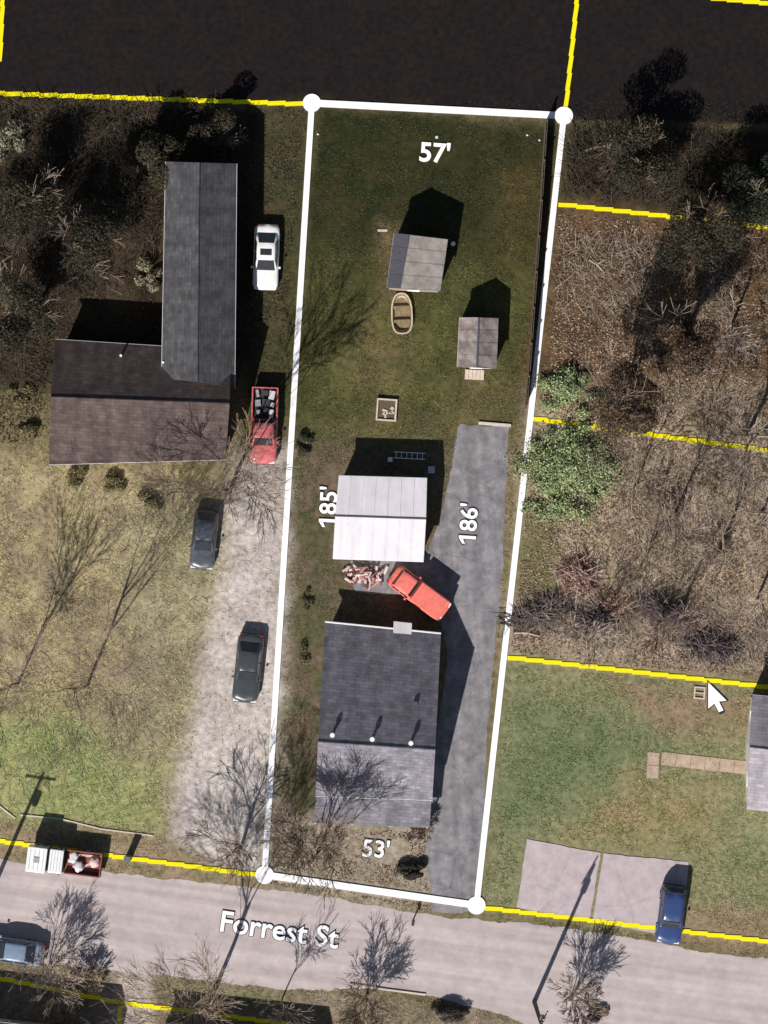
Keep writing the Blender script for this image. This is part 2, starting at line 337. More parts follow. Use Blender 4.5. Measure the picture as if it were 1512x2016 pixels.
# ------------------------------------------------------------------ buildings
D0 = math.radians
m_shingle = mat('grey_shingle', lin(134,130,138), rough=.95, var=.16, scale=3.2, bump=.5, bscale=24, col2=lin(122,120,128), spec=.1, brick=D0(5), streak=(D0(-85), .22))
m_shingle_b = mat('brown_shingle', lin(92,80,77), rough=.92, var=.2, scale=2.4, bump=.5, bscale=24, col2=lin(84,72,70), spec=.2, brick=D0(3), streak=(D0(-87), .25))
m_shingle_g = mat('slate_shingle', lin(84,84,86), rough=.9, var=.2, scale=2.4, bump=.5, bscale=24, col2=lin(77,76,79), spec=.2, brick=D0(91), streak=(D0(0), .25))
m_shingle_l = mat('light_shingle', lin(158,152,158), rough=.9, var=.12, scale=2.4, bump=.4, bscale=24, spec=.2, brick=D0(6), streak=(D0(-84), .18))
m_metal_w = mat('white_metal_roof', (.68, .645, .67), rough=.6, var=.07, scale=1.5, streak=(math.radians(-88), .10))
m_metal_g = mat('grey_metal_roof', lin(158,150,142), rough=.6, var=.16, scale=3.5, col2=lin(138,130,124))
m_metal_g2 = mat('worn_metal_roof', lin(150,140,136), rough=.6, var=.14, scale=3.5, col2=lin(112,101,98))
m_felt = mat('dark_felt', lin(78,76,84), rough=.9, var=.25, scale=5)
m_siding = mat('white_siding', (.62, .60, .56), rough=.7, var=.1, scale=2)
m_siding2 = mat('tan_siding', (.36, .30, .23), rough=.8, var=.15, scale=2)
m_trim = mat('white_trim', (.78, .78, .77), rough=.6, var=.06, scale=5)
m_glass = mat('dark_glass', (.03, .034, .04), rough=.12, var=.2, scale=2)
m_door = mat('door_paint', (.16, .07, .05), rough=.6, var=.15)
m_steel = mat('steel', (.35, .35, .36), rough=.4, metal=.8, var=.15)
def lerp(a, b, t): return a + (b - a) * t
def opening(root, a, b, t, w, z0, z1, kind):
    """a window or door on the wall from a to b (2D), seated 2 cm proud"""
    d = (b - a); L = d.length; d = d / L; n = Vector((d.y, -d.x, 0)); c = a + d * (L * t); R = Matrix.Rotation(math.atan2(d.y, d.x), 3, 'Z')
    m_ = MB(); mid = Vector((c.x, c.y, (z0 + z1) / 2)) + n * .02
    if kind == 'window':
        fw = .08
        for s in (-1, 1):
            m_.box(mid + d * (s * (w / 2 - fw / 2)), (fw, .09, z1 - z0), R)
            m_.box(mid + Vector((0, 0, s * ((z1 - z0) / 2 - fw / 2))), (w - 2 * fw, .09, fw), R)
        m_.box(mid, (w - 2 * fw, .06, .04), R)
        o = m_.build('window', m_trim, root); q = MB(); q.box(mid - n * .005, (w - 2 * fw, .03, z1 - z0 - 2 * fw), R); q.build('pane', m_glass, o)
        q = MB(); q.box(mid + Vector((0, 0, -(z1 - z0) / 2 - .03)) + n * .03, (w + .12, .16, .05), R); q.build('sill', m_trim, o)
    else:
        m_.box(mid, (w, .08, z1 - z0), R); o = m_.build('door', m_door, root)
        q = MB(); q.tube(mid + d * (w * .38) + n * .03, mid + d * (w * .38) + n * .11, .03, .03, 8); q.build('handle', m_steel, o)
def gable(name, label, cat, NW, NE, SE, SW, axis, ridge, he, hr, m_roof, m_wall, inset=.35, panels=0, m_roof2=None, th=.12, he2=None, openings=True, cut=None):
    """he: eave height of the first slope (north or west), he2 of the other. ridge: two pixel points"""
    he2 = he if he2 is None else he2
    cen = P((NW[0] + SE[0]) / 2, (NW[1] + SE[1]) / 2)
    root = empty(name, cen, 0, label, cat)
    c = lambda p, z: P(p[0], p[1], z) - cen
    if axis == 'EW': slopes = [[c(NW, he), c(NE, he), c(ridge[1], hr), c(ridge[0], hr)], [c(SE, he2), c(SW, he2), c(ridge[0], hr), c(ridge[1], hr)]]
    else: slopes = [[c(SW, he), c(NW, he), c(ridge[0], hr), c(ridge[1], hr)], [c(NE, he2), c(SE, he2), c(ridge[1], hr), c(ridge[0], hr)]]
    roof = None
    for k, sl_ in enumerate(slopes):
        mr = m_roof2 if (m_roof2 and k == 0) else m_roof
        b = MB(); nrm = (sl_[1] - sl_[0]).cross(sl_[3] - sl_[0]).normalized()
        if nrm.z < 0: nrm = -nrm
        b.slab([tuple(p) for p in up(sl_)], th); o = b.build('roof_slope', mr, root); roof = o
        if panels:                                       # metal sheets with raised seams
            for i in range(panels):
                t0, t1 = i / panels + .004, (i + 1) / panels - .004; z = nrm * (.02 + random.uniform(0, .006))
                q = [lerp(sl_[0], sl_[1], t0) + z, lerp(sl_[0], sl_[1], t1) + z, lerp(sl_[3], sl_[2], t1) + z, lerp(sl_[3], sl_[2], t0) + z]
                m_ = MB(); m_.slab([tuple(p) for p in up(q)], .018)
                m_.tube(lerp(sl_[0], sl_[1], t1) + z, lerp(sl_[3], sl_[2], t1) + z, .022, .022, 4)
                m_.build('roof_sheet', mr, o)
        # eave fascia board
        m_ = MB(); e = sl_[1] - sl_[0]; mid = (sl_[0] + sl_[1]) / 2
        m_.box(mid + Vector((0, 0, -.10)), (e.length - .02, .05, .18), Matrix.Rotation(math.atan2(e.y, e.x), 3, 'Z')); m_.build('fascia', m_trim, root)
    # ridge cap
    m_ = MB(); r0, r1 = (slopes[0][3], slopes[0][2]); m_.tube(r0 + Vector((0,0,.0)), r1 + Vector((0,0,.0)), .075, .075, 6); m_.build('ridge_cap', m_roof if not panels else m_felt, root)
    # walls
    def ins(p, q, r):   # corner moved inwards
        return p + (q - p).normalized() * inset + (r - p).normalized() * inset
    k4 = [c(p, min(he, he2)) for p in (NW, NE, SE, SW)]
    W = [ins(k4[i], k4[i - 1], k4[(i + 1) % 4]) for i in range(4)]; W = [Vector((p.x, p.y, 0)) for p in W]
    if axis == 'EW': span = [(he, hr), (he2, hr)]
    f0 = inset / max(.1, ((slopes[0][0] + slopes[0][1]) / 2 - (slopes[0][2] + slopes[0][3]) / 2).xy.length)
    f1 = inset / max(.1, ((slopes[1][0] + slopes[1][1]) / 2 - (slopes[1][2] + slopes[1][3]) / 2).xy.length)
    za, zb, zr = he + (hr - he) * f0 - th - .02, he2 + (hr - he2) * f1 - th - .02, hr - th - .03
    ra, rb = c(ridge[0], hr), c(ridge[1], hr); dr = (rb - ra).normalized()
    ra = ra + dr * inset; rb = rb - dr * inset
    if axis == 'EW': order = [(W[0], za), (W[1], za), (Vector((rb.x, rb.y, 0)), zr), (W[2], zb), (W[3], zb), (Vector((ra.x, ra.y, 0)), zr)]
    else: order = [(W[3], za), (W[0], za), (Vector((ra.x, ra.y, 0)), zr), (W[1], zb), (W[2], zb), (Vector((rb.x, rb.y, 0)), zr)]
    b = MB(); n = 6; b.v = [(p.x, p.y, 0) for p, z in order] + [(p.x, p.y, z) for p, z in order]
    b.f = [(i, (i + 1) % n, n + (i + 1) % n, n + i) for i in range(n)] + [(n, n + 1, n + 2, n + 5), (n + 2, n + 3, n + 4, n + 5), (0, 5, 2, 1), (2, 5, 4, 3)]
    b.build('wall', m_wall, root)
    if openings:
        zt = min(za, zb, 2.15); ring = [W[0], W[3], W[2], W[1]]
        for i in range(4):
            a, d = ring[i], ring[(i + 1) % 4]; L = (d - a).length
            if L < 2.0: continue
            if L > 4.5:
                for t in (.2, .78): opening(root, a, d, t, 1.0, 1.0, zt, 'window')
            opening(root, a, d, .5, .9, .05, 2.05 if zt > 2.06 else zt - .05, 'door') if i in (0, 2) else opening(root, a, d, .5, .8, 1.0, zt, 'window')
    return root, slopes, cen
# main house: long dark north slope, steep sunlit south slope, flat front porch roof
house, hs, hc = gable('main_house', 'wide grey shingled house inside the white lot outline beside the driveway', 'house',
    (640,1226), (868,1249), (851,1576), (621,1568), 'EW', [(626,1461), (857,1477)], 2.25, 6.75, m_shingle, m_siding, he2=2.55)
b = MB(); q = [P(623,1570,2.42) - hc, P(849,1577,2.42) - hc, P(846,1630,2.05) - hc, P(615,1620,2.05) - hc]; b.slab([tuple(p) for p in up(q)], .10); b.build('porch_roof', m_shingle, house)
for k in range(4):
    b = MB(); p = P(lerp(622, 840, k / 3), lerp(1614, 1623, k / 3)) - hc; b.box(p + Vector((0, 0, .96)), (.12, .12, 1.92)); b.build('porch_post', m_trim, house)
b = MB(); a0, a1 = P(640,1226,2.20) - hc, P(868,1249,2.20) - hc; n_ = (a1 - a0).cross(Vector((0,0,-1))).normalized(); b.tube(a0 + n_ * .08, a1 + n_ * .08, .065, .065, 6); b.build('gutter', m_trim, house)
def on_slope(sl_, u, v): return lerp(lerp(sl_[0], sl_[1], u), lerp(sl_[3], sl_[2], u), v)
for u, v in ((.12,.93),(.46,.94),(.79,.95)):
    p = on_slope(hs[0], u, v); b = MB(); b.tube(p - Vector((0,0,.1)), p + Vector((0,0,.42)), .10, .10, 9); b.tube(p + Vector((0,0,.42)), p + Vector((0,0,.5)), .19, .15, 9); b.build('vent_pipe', m_trim, house)
p = on_slope(hs[0], .81, .62); b = MB(); b.box(p + Vector((0,0,.06)), (.3,.3,.16)); b.build('roof_vent', m_felt, house)
b = MB(); q = [P(775,1223,2.75) - hc, P(811,1227,2.75) - hc, P(810,1249,2.95) - hc, P(774,1246,2.95) - hc]; b.slab([tuple(x) for x in up(q)], .07); can = b.build('door_canopy', m_metal_w, house)
for px in (778, 808): b = MB(); b.tube(P(px,1226,2.68) - hc, P(px,1243,2.2) - hc, .03, .03, 5); b.build('canopy_bracket', m_trim, can)
# garage
gable('garage', 'garage with bright white metal roof between the lawn and the red van', 'garage', (667,936), (841,941), (834,1106), (655,1100), 'EW',
      [(660,1015), (839,1021)], 2.75, 3.2, m_metal_w, m_siding, inset=.22, panels=7)
# sheds
gable('shed', 'grey metal garden shed with one dark roof strip near the pale rimmed boat', 'shed', (776,459), (881,471), (866,573), (762,566), 'NS',
      [(806,462), (787,568)], 2.85, 3.75, m_metal_g, m_siding2, inset=.12, panels=4, m_roof2=m_felt, openings=True)
gable('shed', 'small grey metal shed beside the wooden fence', 'shed', (905,625), (981,626), (977,726), (900,722), 'NS',
      [(943,625), (939,724)], 2.25, 3.05, m_metal_g2, m_siding2, inset=.12, panels=4)
# left neighbour: two wings
L_house, ls, lc = gable('neighbour_house', 'long slate roofed house wing running away from the street beside the white sedan', 'house', (326,318), (466,322), (462,765), (318,745), 'NS',
      [(392,320), (388,752)], 4.1, 5.8, m_shingle_g, m_siding2, inset=.3)
L2, l2s, l2c = gable('neighbour_house', 'brown shingled house wing facing the bare gravel yard', 'house', (108,668), (455,690), (444,905), (96,915), 'EW',
      [(100,782), (452,795)], 3.2, 5.7, m_shingle_b, m_siding2, inset=.3)
for (u, v) in ((.38,.22),(.62,.3)):
    p = on_slope(l2s[0], u, v); b = MB(); b.tube(p - Vector((0,0,.1)), p + Vector((0,0,.35)), .09, .09, 8); b.build('vent_pipe', m_trim, L2)
# right neighbour
gable('neighbour_house', 'light grey roofed house at the end of the concrete path', 'house', (1481,1368), (1730,1394), (1712,1620), (1470,1592), 'EW',
      [(1476,1472), (1721,1500)], 2.9, 4.6, m_shingle_l, m_siding, inset=.3)
# houses across the street (their shadows reach the verge)
gable('street_house', 'dark roofed house across the street left of the gravel driveway', 'house', (-190,1990), (196,2036), (168,2250), (-220,2200), 'EW',
      [(-205,2090), (182,2140)], 3.0, 4.6, m_shingle_b, m_siding2, inset=.3)
gable('street_house', 'dark roofed house across the street right of the gravel driveway', 'house', (300,2046), (610,2080), (590,2290), (280,2250), 'EW',
      [(290,2145), (600,2180)], 3.0, 4.6, m_shingle_b, m_siding2, inset=.3)

# ------------------------------------------------------------------ fence along the lot
m_fence = mat('weathered_fence', lin(108,92,78), rough=.9, var=.3, scale=5, bump=.3)
fence = empty('board_fence', P(1073, 244), 0, 'weathered board fence along the far side of the small shed', 'fence')
FP = [(1074,244),(1064,400),(1054,540),(1044,680),(1034,806)]
def fence_run(root, pts, hgt):
    o0 = root.location; bw, gap = .14, .012
    for a, c in zip(pts[:-1], pts[1:]):
        pa, pc = P(*a), P(*c); L = (pc - pa).length; n = max(1, round(L / 2.4))
        d = (pc - pa).normalized(); R = Matrix.Rotation(math.atan2(d.y, d.x), 3, 'Z'); nn = Vector((-d.y, d.x, 0))
        for k in range(n):
            s0 = pa + d * (L * k / n); pl = L / n
            q = MB(); q.box(s0 - o0 + Vector((0, 0, hgt / 2 + .05)), (.1, .1, hgt + .1), R); q.build('post', m_fence, root)
            q = MB()
            for z in (.3, hgt - .25): q.box(s0 + d * (pl / 2) - o0 + Vector((0, 0, z)) + nn * .05, (pl - .1, .04, .09), R)
            rl = q.build('rail', m_fence, root); q = MB(); m = int((pl) / (bw + gap))
            for i in range(m):
                hh = hgt + random.uniform(-.03, .03); cc = s0 + d * ((i + .5) * pl / m) - o0
                q.box(cc + nn * (-.062 + random.uniform(-.006, .006)) + Vector((0, 0, hh / 2 + .03)), (bw, .02, hh), R)
            bd = q.build('board_panel', m_fence, root); bd['kind'] = 'stuff'
fence_run(fence, FP, 1.85)

# ------------------------------------------------------------------ vehicles
m_tyre = mat('tyre', (.015, .015, .016), rough=.9, var=.2)
m_rim = mat('rim', (.45, .45, .46), rough=.35, metal=.9, var=.1)
m_lamp = mat('headlamp', (.75, .76, .78), rough=.12, var=.05)
m_tail = mat('tail_lamp', (.35, .012, .01), rough=.2, var=.1)
m_black = mat('black_trim', (.02, .02, .021), rough=.6, var=.2)
def paint(name, c, rough=.28, var=.06): return mat(name, c, rough=rough, var=var, scale=3, coat=.6)
def loft(stations, name, m, parent, smooth=True):
    """stations along x: (x, [(y,z),...]) half sections mirrored into closed rings"""
    v = []; f = []; n = None
    for x, half in stations:
        ring = [(x, y, z) for y, z in half] + [(x, -y, z) for y, z in reversed(half)]
        n = len(ring); v += ring
    for i in range(len(stations) - 1):
        for j in range(n):
            k = (j + 1) % n; f.append((i * n + j, i * n + k, (i + 1) * n + k, (i + 1) * n + j))
    f.append(tuple(range(n))); f.append(tuple(len(v) - n + j for j in reversed(range(n))))
    b = MB(); b.v = v; b.f = f; o = b.build(name, m, parent, smooth)
    return o
def vehicle(name, label, px, py, heading, L, W, m_body, hood, cab, top=1.45, deck=.98, tailz=None, bed=False, sunroof=False, group=None, m_roof=None, boxy=0.0):
    """x forward. hood: length of the bonnet, cab: (rear end x, roof rear x, roof front x, front end x)"""
    r = empty(name, P(px, py), heading, label, 'truck' if 'truck' in label else ('van' if 'van' in label else 'car'), group)
    tailz = deck if tailz is None else tailz
    h = L / 2; W2 = W / 2; st = []
    for t in np.linspace(0, 1, 17):
        x = -h + L * t; e = min(t, 1 - t); wr = W2 * (1 - .20 * max(0, 1 - e / (.10 - .05 * boxy)) ** 2)
        zt = tailz if x < cab[0] else (deck if x < cab[3] else deck - .10 * ((x - cab[3]) / (h - cab[3] + 1e-6)) ** 1.5)
        zt -= .16 * max(0, 1 - e / .05) ** 2; zb = .24 + .10 * max(0, 1 - e / .08)
        st.append((x, [(0, zt + .012), (wr * .55, zt + .006), (wr * .82, zt - .02), (wr * .95, zt - .085), (wr, zt - .22), (wr * .99, (zt + zb) / 2 - .03), (wr * .95, zb), (0, zb - .01)]))
    body = loft(st, 'body', m_body, r)
    x0, x1, x2, x3 = cab; z0 = deck - .03; wb, wt = W2 * .90, W2 * (.72 + .08 * boxy)
    cst = []
    for x, z, w in ((x0, z0, wb * .92), (lerp(x0, x1, .55), lerp(z0, top, .58), lerp(wb, wt, .5)), (x1, top - .03, wt * .96), (lerp(x1, x2, .25), top, wt), (lerp(x1, x2, .75), top, wt), (x2, top - .04, wt * .97), (lerp(x2, x3, .5), lerp(top, z0, .52), lerp(wt, wb, .5)), (x3, z0, wb * .93)):
        zz = max(z, z0 + .012)
        cst.append((x, [(0, zz + .012), (w * .7, zz + .004), (w * .93, zz - .015 if zz > z0 + .05 else zz - .004), (w * 1.0, max(zz - .07, z0)), (lerp(w, wb, .9) if zz > z0 + .1 else wb * .95, z0 - .02), (0, z0 - .03)]))
    cabin = loft(cst, 'cabin', m_roof or m_body, r)
    def glass(nm, q, off):
        n = (q[1] - q[0]).cross(q[3] - q[0]).normalized() * off; m_ = MB(); top_ = [p + n for p in q]; bot = [p - n * .3 for p in q]
        b0 = len(m_.v); m_.v = [tuple(p) for p in top_ + bot]; m_.f = [(0,1,2,3), (7,6,5,4)] + [(i, 4 + i, 4 + (i + 1) % 4, (i + 1) % 4) for i in range(4)]
        return m_.build(nm, m_glass, cabin)
    V = Vector
    glass('windscreen', [V((x3 - .06, -wb * .80, z0 + .05)), V((x3 - .06, wb * .80, z0 + .05)), V((x2 + .02, wt * .84, top - .03)), V((x2 + .02, -wt * .84, top - .03))], .045)
    glass('rear_window', [V((x0 + .06, wb * .78, z0 + .05)), V((x0 + .06, -wb * .78, z0 + .05)), V((x1 - .02, -wt * .82, top - .03)), V((x1 - .02, wt * .82, top - .03))], .045)
    for s in (-1, 1):
        xm = (x1 + x2) / 2
        for a, c, ta, tc in ((lerp(x0, x1, .55), xm - .05, x1 + .05, xm - .05), (xm + .05, lerp(x2, x3, .6), xm + .05, x2 - .03)):
            q = [V((a, s * wb * 1.0, z0 + .06)), V((c, s * wb * 1.0, z0 + .06)), V((tc, s * wt * 1.02, top - .10)), V((ta, s * wt * 1.02, top - .10))]
            glass('side_window', q if s < 0 else q[::-1], .015)
        m_ = MB(); m_.box((x3 - .25, s * (W2 + .07), deck + .02), (.16, .17, .12)); m_.build('mirror', m_body, r, bevel=.03)
        m_ = MB(); m_.box((h - .16, s * W2 * .66, deck - .27), (.26, W2 * .42, .13)); m_.build('headlight', m_lamp, r, bevel=.03)
        m_ = MB(); m_.box((-h + .10, s * W2 * .70, tailz - .22), (.16, W2 * .34, .16)); m_.build('tail_light', m_tail, r, bevel=.03)
        for x in (h - L * .185, -h + L * .20):
            m_ = MB(); m_.tube((x, s * (W2 - .20), .32), (x, s * (W2 + .005), .32), .32, .32, 18); w_ = m_.build('wheel', m_tyre, r)
            m_ = MB(); m_.tube((x, s * (W2 - .02), .32), (x, s * (W2 + .02), .32), .20, .19, 12); m_.build('rim', m_rim, w_)
    m_ = MB(); m_.box((h - .02, 0, .45), (.14, W * .84, .18)); m_.build('bumper', m_black, r, bevel=.04)
    m_ = MB(); m_.box((-h + .02, 0, .47), (.14, W * .84, .18)); m_.build('bumper', m_black, r, bevel=.04)
    if sunroof: m_ = MB(); m_.box((lerp(x1, x2, .52), 0, top + .016), (.46, wt * 1.25, .02)); m_.build('sunroof', m_glass, cabin, bevel=.006)
    if bed:
        L0, L1 = -h + .06, x0 - .10; m_ = MB(); zb = tailz + .01; zt = deck + .10
        for s in (-1, 1): m_.box(((L0 + L1) / 2, s * (W2 - .07), (zb + zt) / 2), (L1 - L0, .10, zt - zb))
        m_.box((L0 + .03, 0, (zb + zt) / 2), (.08, W - .25, zt - zb)); m_.build('bed_wall', m_body, r)
        m_ = MB(); m_.box(((L0 + L1) / 2, 0, zb + .004), (L1 - L0 - .1, W - .3, .03)); m_.build('bed_floor', m_black, r)
    return r
D = math.radians
p_white = paint('white_paint', (.80, .80, .78)); p_red = paint('faded_red_paint', lin(192,92,92), rough=.6, var=.4); p_dgrey = paint('dark_grey_paint', (.05, .055, .062))
p_slate = paint('slate_paint', (.085, .095, .11)); p_blue = paint('blue_paint', lin(50,68,112)); p_orange = paint('orange_red_paint', lin(224,112,98), rough=.6, var=.22); p_black = paint('black_paint', (.02, .018, .02))
vehicle('parked_car', 'white sedan with dark sunroof parked beside the slate roofed house', 525, 508, D(-92), 4.75, 1.86, p_white, 1.3, (-1.75, -.95, .28, 1.02), sunroof=True, top=1.42)
rp = vehicle('pickup_truck', 'faded red pickup truck with a loaded grey bed beside the driveway edge', 521, 838, D(-92), 5.6, 1.95, p_red, 1.4, (-.35, -.10, .95, 1.50), top=1.75, deck=1.05, tailz=.75, bed=True, boxy=.6)
vehicle('parked_car', 'dark slate hatchback parked on the pale gravel by the bare tree shadow', 403, 1062, D(-96), 4.3, 1.8, p_slate, 1.1, (-2.0, -1.35, .05, .85), top=1.55)
vehicle('parked_car', 'long dark grey sedan parked on the gravel against the white lot line', 489, 1314, D(-96), 5.0, 1.9, p_dgrey, 1.3, (-1.9, -1.15, .20, .95), top=1.48)
vehicle('parked_car', 'blue sport utility car parked on the edge of the concrete parking pad', 1319, 1797, D(-97), 4.2, 1.85, p_blue, 1.0, (-1.98, -1.65, .35, .95), top=1.85, deck=1.1, boxy=.5)
# cargo in the red pickup: grey crates and bars
m_junk = [mat('junk_grey', lin(150,150,156), var=.3), mat('junk_dark', lin(60,58,62), var=.3), mat('junk_white', lin(206,200,200), var=.2)]
for k in range(9):
    b = MB(); w_, d_, h_ = random.uniform(.25, .7), random.uniform(.2, .55), random.uniform(.15, .4); b.box((0, 0, h_ / 2), (w_, d_, h_))
    o = b.build('crate', m_junk[k % 3], None, bevel=.015); u, v = [(-.55,-2.3),(0,-2.35),(.5,-2.2),(-.5,-1.6),(.1,-1.65),(.55,-1.5),(-.45,-.95),(.15,-1.0),(.5,-.85)][k]
    M_ = rp.matrix_basis; o.location = M_ @ Vector((v, u, .78)); o.rotation_euler = (0, 0, D(-92) + random.uniform(-.3, .3))
    tag(o, ('grey', 'dark', 'whitish')[k % 3] + ' crate lying in the bed of the red pickup truck', 'crate', ('grey', 'dark', 'whitish')[k % 3] + ' crates in the pickup bed')
# orange red van between garage and house
ov = vehicle('parked_van', 'orange red van parked askew between the garage and the house', 825, 1167, D(-36.5) , 4.75, 1.75, p_orange, .7, (-2.05, -1.85, -.62, -.36), top=1.95, deck=1.55, boxy=1.0)
b = MB(); b.box((.95, 0, 1.70), (2.5, 1.62, .34)); b.build('cargo_top', p_orange, ov, bevel=.06)
for k in range(5): b = MB(); b.box((.0 + k * .48, 0, 1.89), (.05, 1.4, .035)); b.build('roof_rib', p_orange, ov)
# white utility truck by the street
wt = empty('utility_truck', P(132, 1692), D(-7), 'white utility truck with box body and cluttered open bed by the street', 'truck')
b = MB(); b.box((0, 0, .62), (5.3, 1.75, .16)); b.build('chassis', m_black, wt, bevel=.03)
b = MB(); b.box((-1.98, 0, 1.45), (1.42, 1.80, 1.5)); b.build('box_body', p_white, wt, bevel=.05)
b = MB(); b.box((-.62, 0, 1.25), (1.02, 1.72, 1.1)); cb = b.build('cab', p_white, wt, bevel=.09)
b = MB(); b.box((-1.20, 0, 1.35), (.10, 1.5, 1.0)); b.build('cab_gap', m_black, wt)
m_rust = mat('rust_red', lin(128,72,62), rough=.85, var=.3, scale=5)
b = MB()
for s in (-1, 1): b.box((1.3, s * .84, 1.0), (2.6, .08, .5))
b.box((2.58, 0, 1.0), (.08, 1.6, .5)); b.build('bed_wall', m_rust, wt); b = MB(); b.box((1.3, 0, .74), (2.55, 1.62, .06)); b.build('bed_floor', m_rust, wt)
for x in (-1.9, 1.5):
    for s in (-1, 1):
        b = MB(); b.tube((x, s * .66, .38), (x, s * .90, .38), .38, .38, 18); w_ = b.build('wheel', m_tyre, wt); b = MB(); b.tube((x, s * .88, .38), (x, s * .92, .38), .22, .2, 12); b.build('rim', m_rim, w_)
b = MB(); b.box((-.10, 0, 1.45), (.03, 1.45, .5)); b.build('rear_window', m_glass, cb)
for s in (-1, 1): b = MB(); b.box((-.62, s * .862, 1.48), (.7, .03, .42)); b.build('side_window', m_glass, cb)
def bag(name, root_xf, loc, d, m, label, cat, group=None):
    bm = bmesh.new(); bmesh.ops.create_icosphere(bm, subdivisions=3, radius=1); f = random.uniform(0, 9)
    for v in bm.verts:
        c = v.co.copy(); k = 1 + .20 * math.sin(c.x * 4 + f) * math.cos(c.y * 5 + c.z * 3) + .12 * math.sin(c.y * 9 + f * 2) * math.sin(c.x * 8 - f) + .05 * math.sin(c.x * 19 + c.y * 17)
        e = lambda q: math.copysign(abs(q) ** .75, q)
        v.co = Vector((e(c.x) * d[0] * k, e(c.y) * d[1] * k, max(-.6, c.z * k) * d[2] + d[2] * .6))
    me = bpy.data.meshes.new(name); bm.to_mesh(me); bm.free(); me.polygons.foreach_set('use_smooth', [True] * len(me.polygons))
    o = link(name, me, m); o.location = root_xf @ Vector(loc); o.rotation_euler.z = random.uniform(-.6, .6) if 'sack' in name else 0; tag(o, label, cat, group); return o
for x0_, x1_, z_ in ((-2.62, -1.34, 2.205), (-1.05, -.19, 1.805)):
    for k in range(4): b = MB(); b.box((lerp(x0_, x1_, (k + .5) / 4), 0, z_), (.03, 1.5, .02)); b.build('roof_seam', m_junk[0], wt)
b = MB(); b.box((-1.98, 0, 2.215), (.42, .42, .06)); b.build('roof_hatch', m_junk[0], wt, bevel=.015)
for s_ in (-1, 1): b = MB(); b.box((-.35, s_ * .93, 1.35), (.1, .14, .2)); b.build('mirror', m_black, wt)
Mw = wt.matrix_basis
bag('sack', Mw, (.55, .35, .77), (.32, .42, .34), m_junk[2], 'white sack lying across the middle of the rusty truck bed', 'sack')
bag('sack', Mw, (1.0, -.25, .77), (.36, .36, .38), m_junk[2], 'plump white sack in the middle of the rusty truck bed', 'sack')
for k, (x, y, a, L) in enumerate(((1.4, .55, .05, 2.2), (1.5, -.62, -.04, 1.9), (1.7, -.05, .5, 1.3))):
    b = MB(); b.box((0, 0, .04), (L, .16, .05)); o = b.build('plank', [m_pale, m_junk[1], m_pale][k]); o.location = Mw @ Vector((x, y, .77 + .02 * (k == 2))); o.rotation_euler.z = D(-7) + a; tag(o, ['long pale plank along one side of the rusty truck bed', 'dark plank along one side of the rusty truck bed', 'short pale plank lying askew in the rusty truck bed'][k], 'plank')
bag('sack', Mw, (2.1, .2, .82), (.36, .40, .26), mat('pink_sack', lin(206,176,170), var=.2), 'pinkish sack at the tail of the rusty truck bed', 'sack')
vehicle('parked_car', 'blue grey car parked at the far street side beside a bare bush', 22, 1868, D(172), 5.0, 1.8, paint('blue_grey_paint', lin(112,130,150), rough=.4, var=.12), 1.3, (-1.9, -1.2, .3, 1.0), top=1.4)

# ------------------------------------------------------------------ yard things
# small boat with pale gunwale
bt = empty('row_boat', P(791, 618), D(92), 'small blunt boat with pale rim and brown inside lying on the lawn', 'boat')
m_hull = mat('boat_rim', lin(184,170,146), rough=.8, var=.2, scale=6); m_in = mat('boat_inside', lin(128,112,84), rough=.9, var=.35, scale=5)
N_ = 22; rim_o = []; rim_i = []; bot = []
for k in range(N_):
    t = 2 * math.pi * k / N_; cx, sy = math.cos(t), math.sin(t); ex = 1.52 * math.copysign(abs(cx) ** .62, cx); ey = .80 * math.copysign(abs(sy) ** .7, sy) * (1 - .22 * max(0, cx))
    rim_o.append((ex, ey, .42 + .06 * abs(cx))); rim_i.append((ex * .93, ey * .86, .42 + .06 * abs(cx))); bot.append((ex * .82, ey * .72, .10))
b = MB(); b.v = rim_o + rim_i + bot + [(x * .9, y * .9, .0) for x, y, z in bot]
for k in range(N_):
    j = (k + 1) % N_; b.f += [(k, j, N_ + j, N_ + k), (3 * N_ + k, 3 * N_ + j, j, k)]
b.f.append(tuple(3 * N_ + k for k in reversed(range(N_)))); b.build('hull', m_hull, bt)
b = MB(); b.v = [(x, y, z - .004) for x, y, z in rim_i] + bot
for k in range(N_): j = (k + 1) % N_; b.f.append((k, j, N_ + j, N_ + k))
b.f.append(tuple(N_ + k for k in range(N_))); b.build('inside', m_in, bt)
for x in (-.55, .45): b = MB(); b.box((x, 0, .33), (.22, 1.2, .04)); b.build('seat', m_in, bt)
# square timber frame bed on the lawn
fb = empty('raised_bed', P(761, 807), D(-4), 'square pale timber raised bed with clutter on the lawn behind the garage', 'raised bed')
for (x, y, w, d) in ((-.68, 0, .12, 1.62), (.68, 0, .14, 1.62), (0, .75, 1.22, .12), (0, -.75, 1.22, .12)):
    b = MB(); b.box((x, y, .15), (w, d, .30)); b.build('timber', m_pale, fb, bevel=.012)
b = MB(); b.box((0, 0, .09), (1.24, 1.38, .16)); b.build('soil', mat('bed_soil', lin(92,80,64), rough=1, var=.4, scale=7, bump=.6), fb)
for k in range(7):
    b = MB(); b.box((random.uniform(-.35, .45), random.uniform(-.55, .25), .19), (random.uniform(.15, .4), random.uniform(.1, .25), .1), Matrix.Rotation(random.uniform(0, 3), 3, 'Z')); b.build('block', m_pale, fb, bevel=.01)
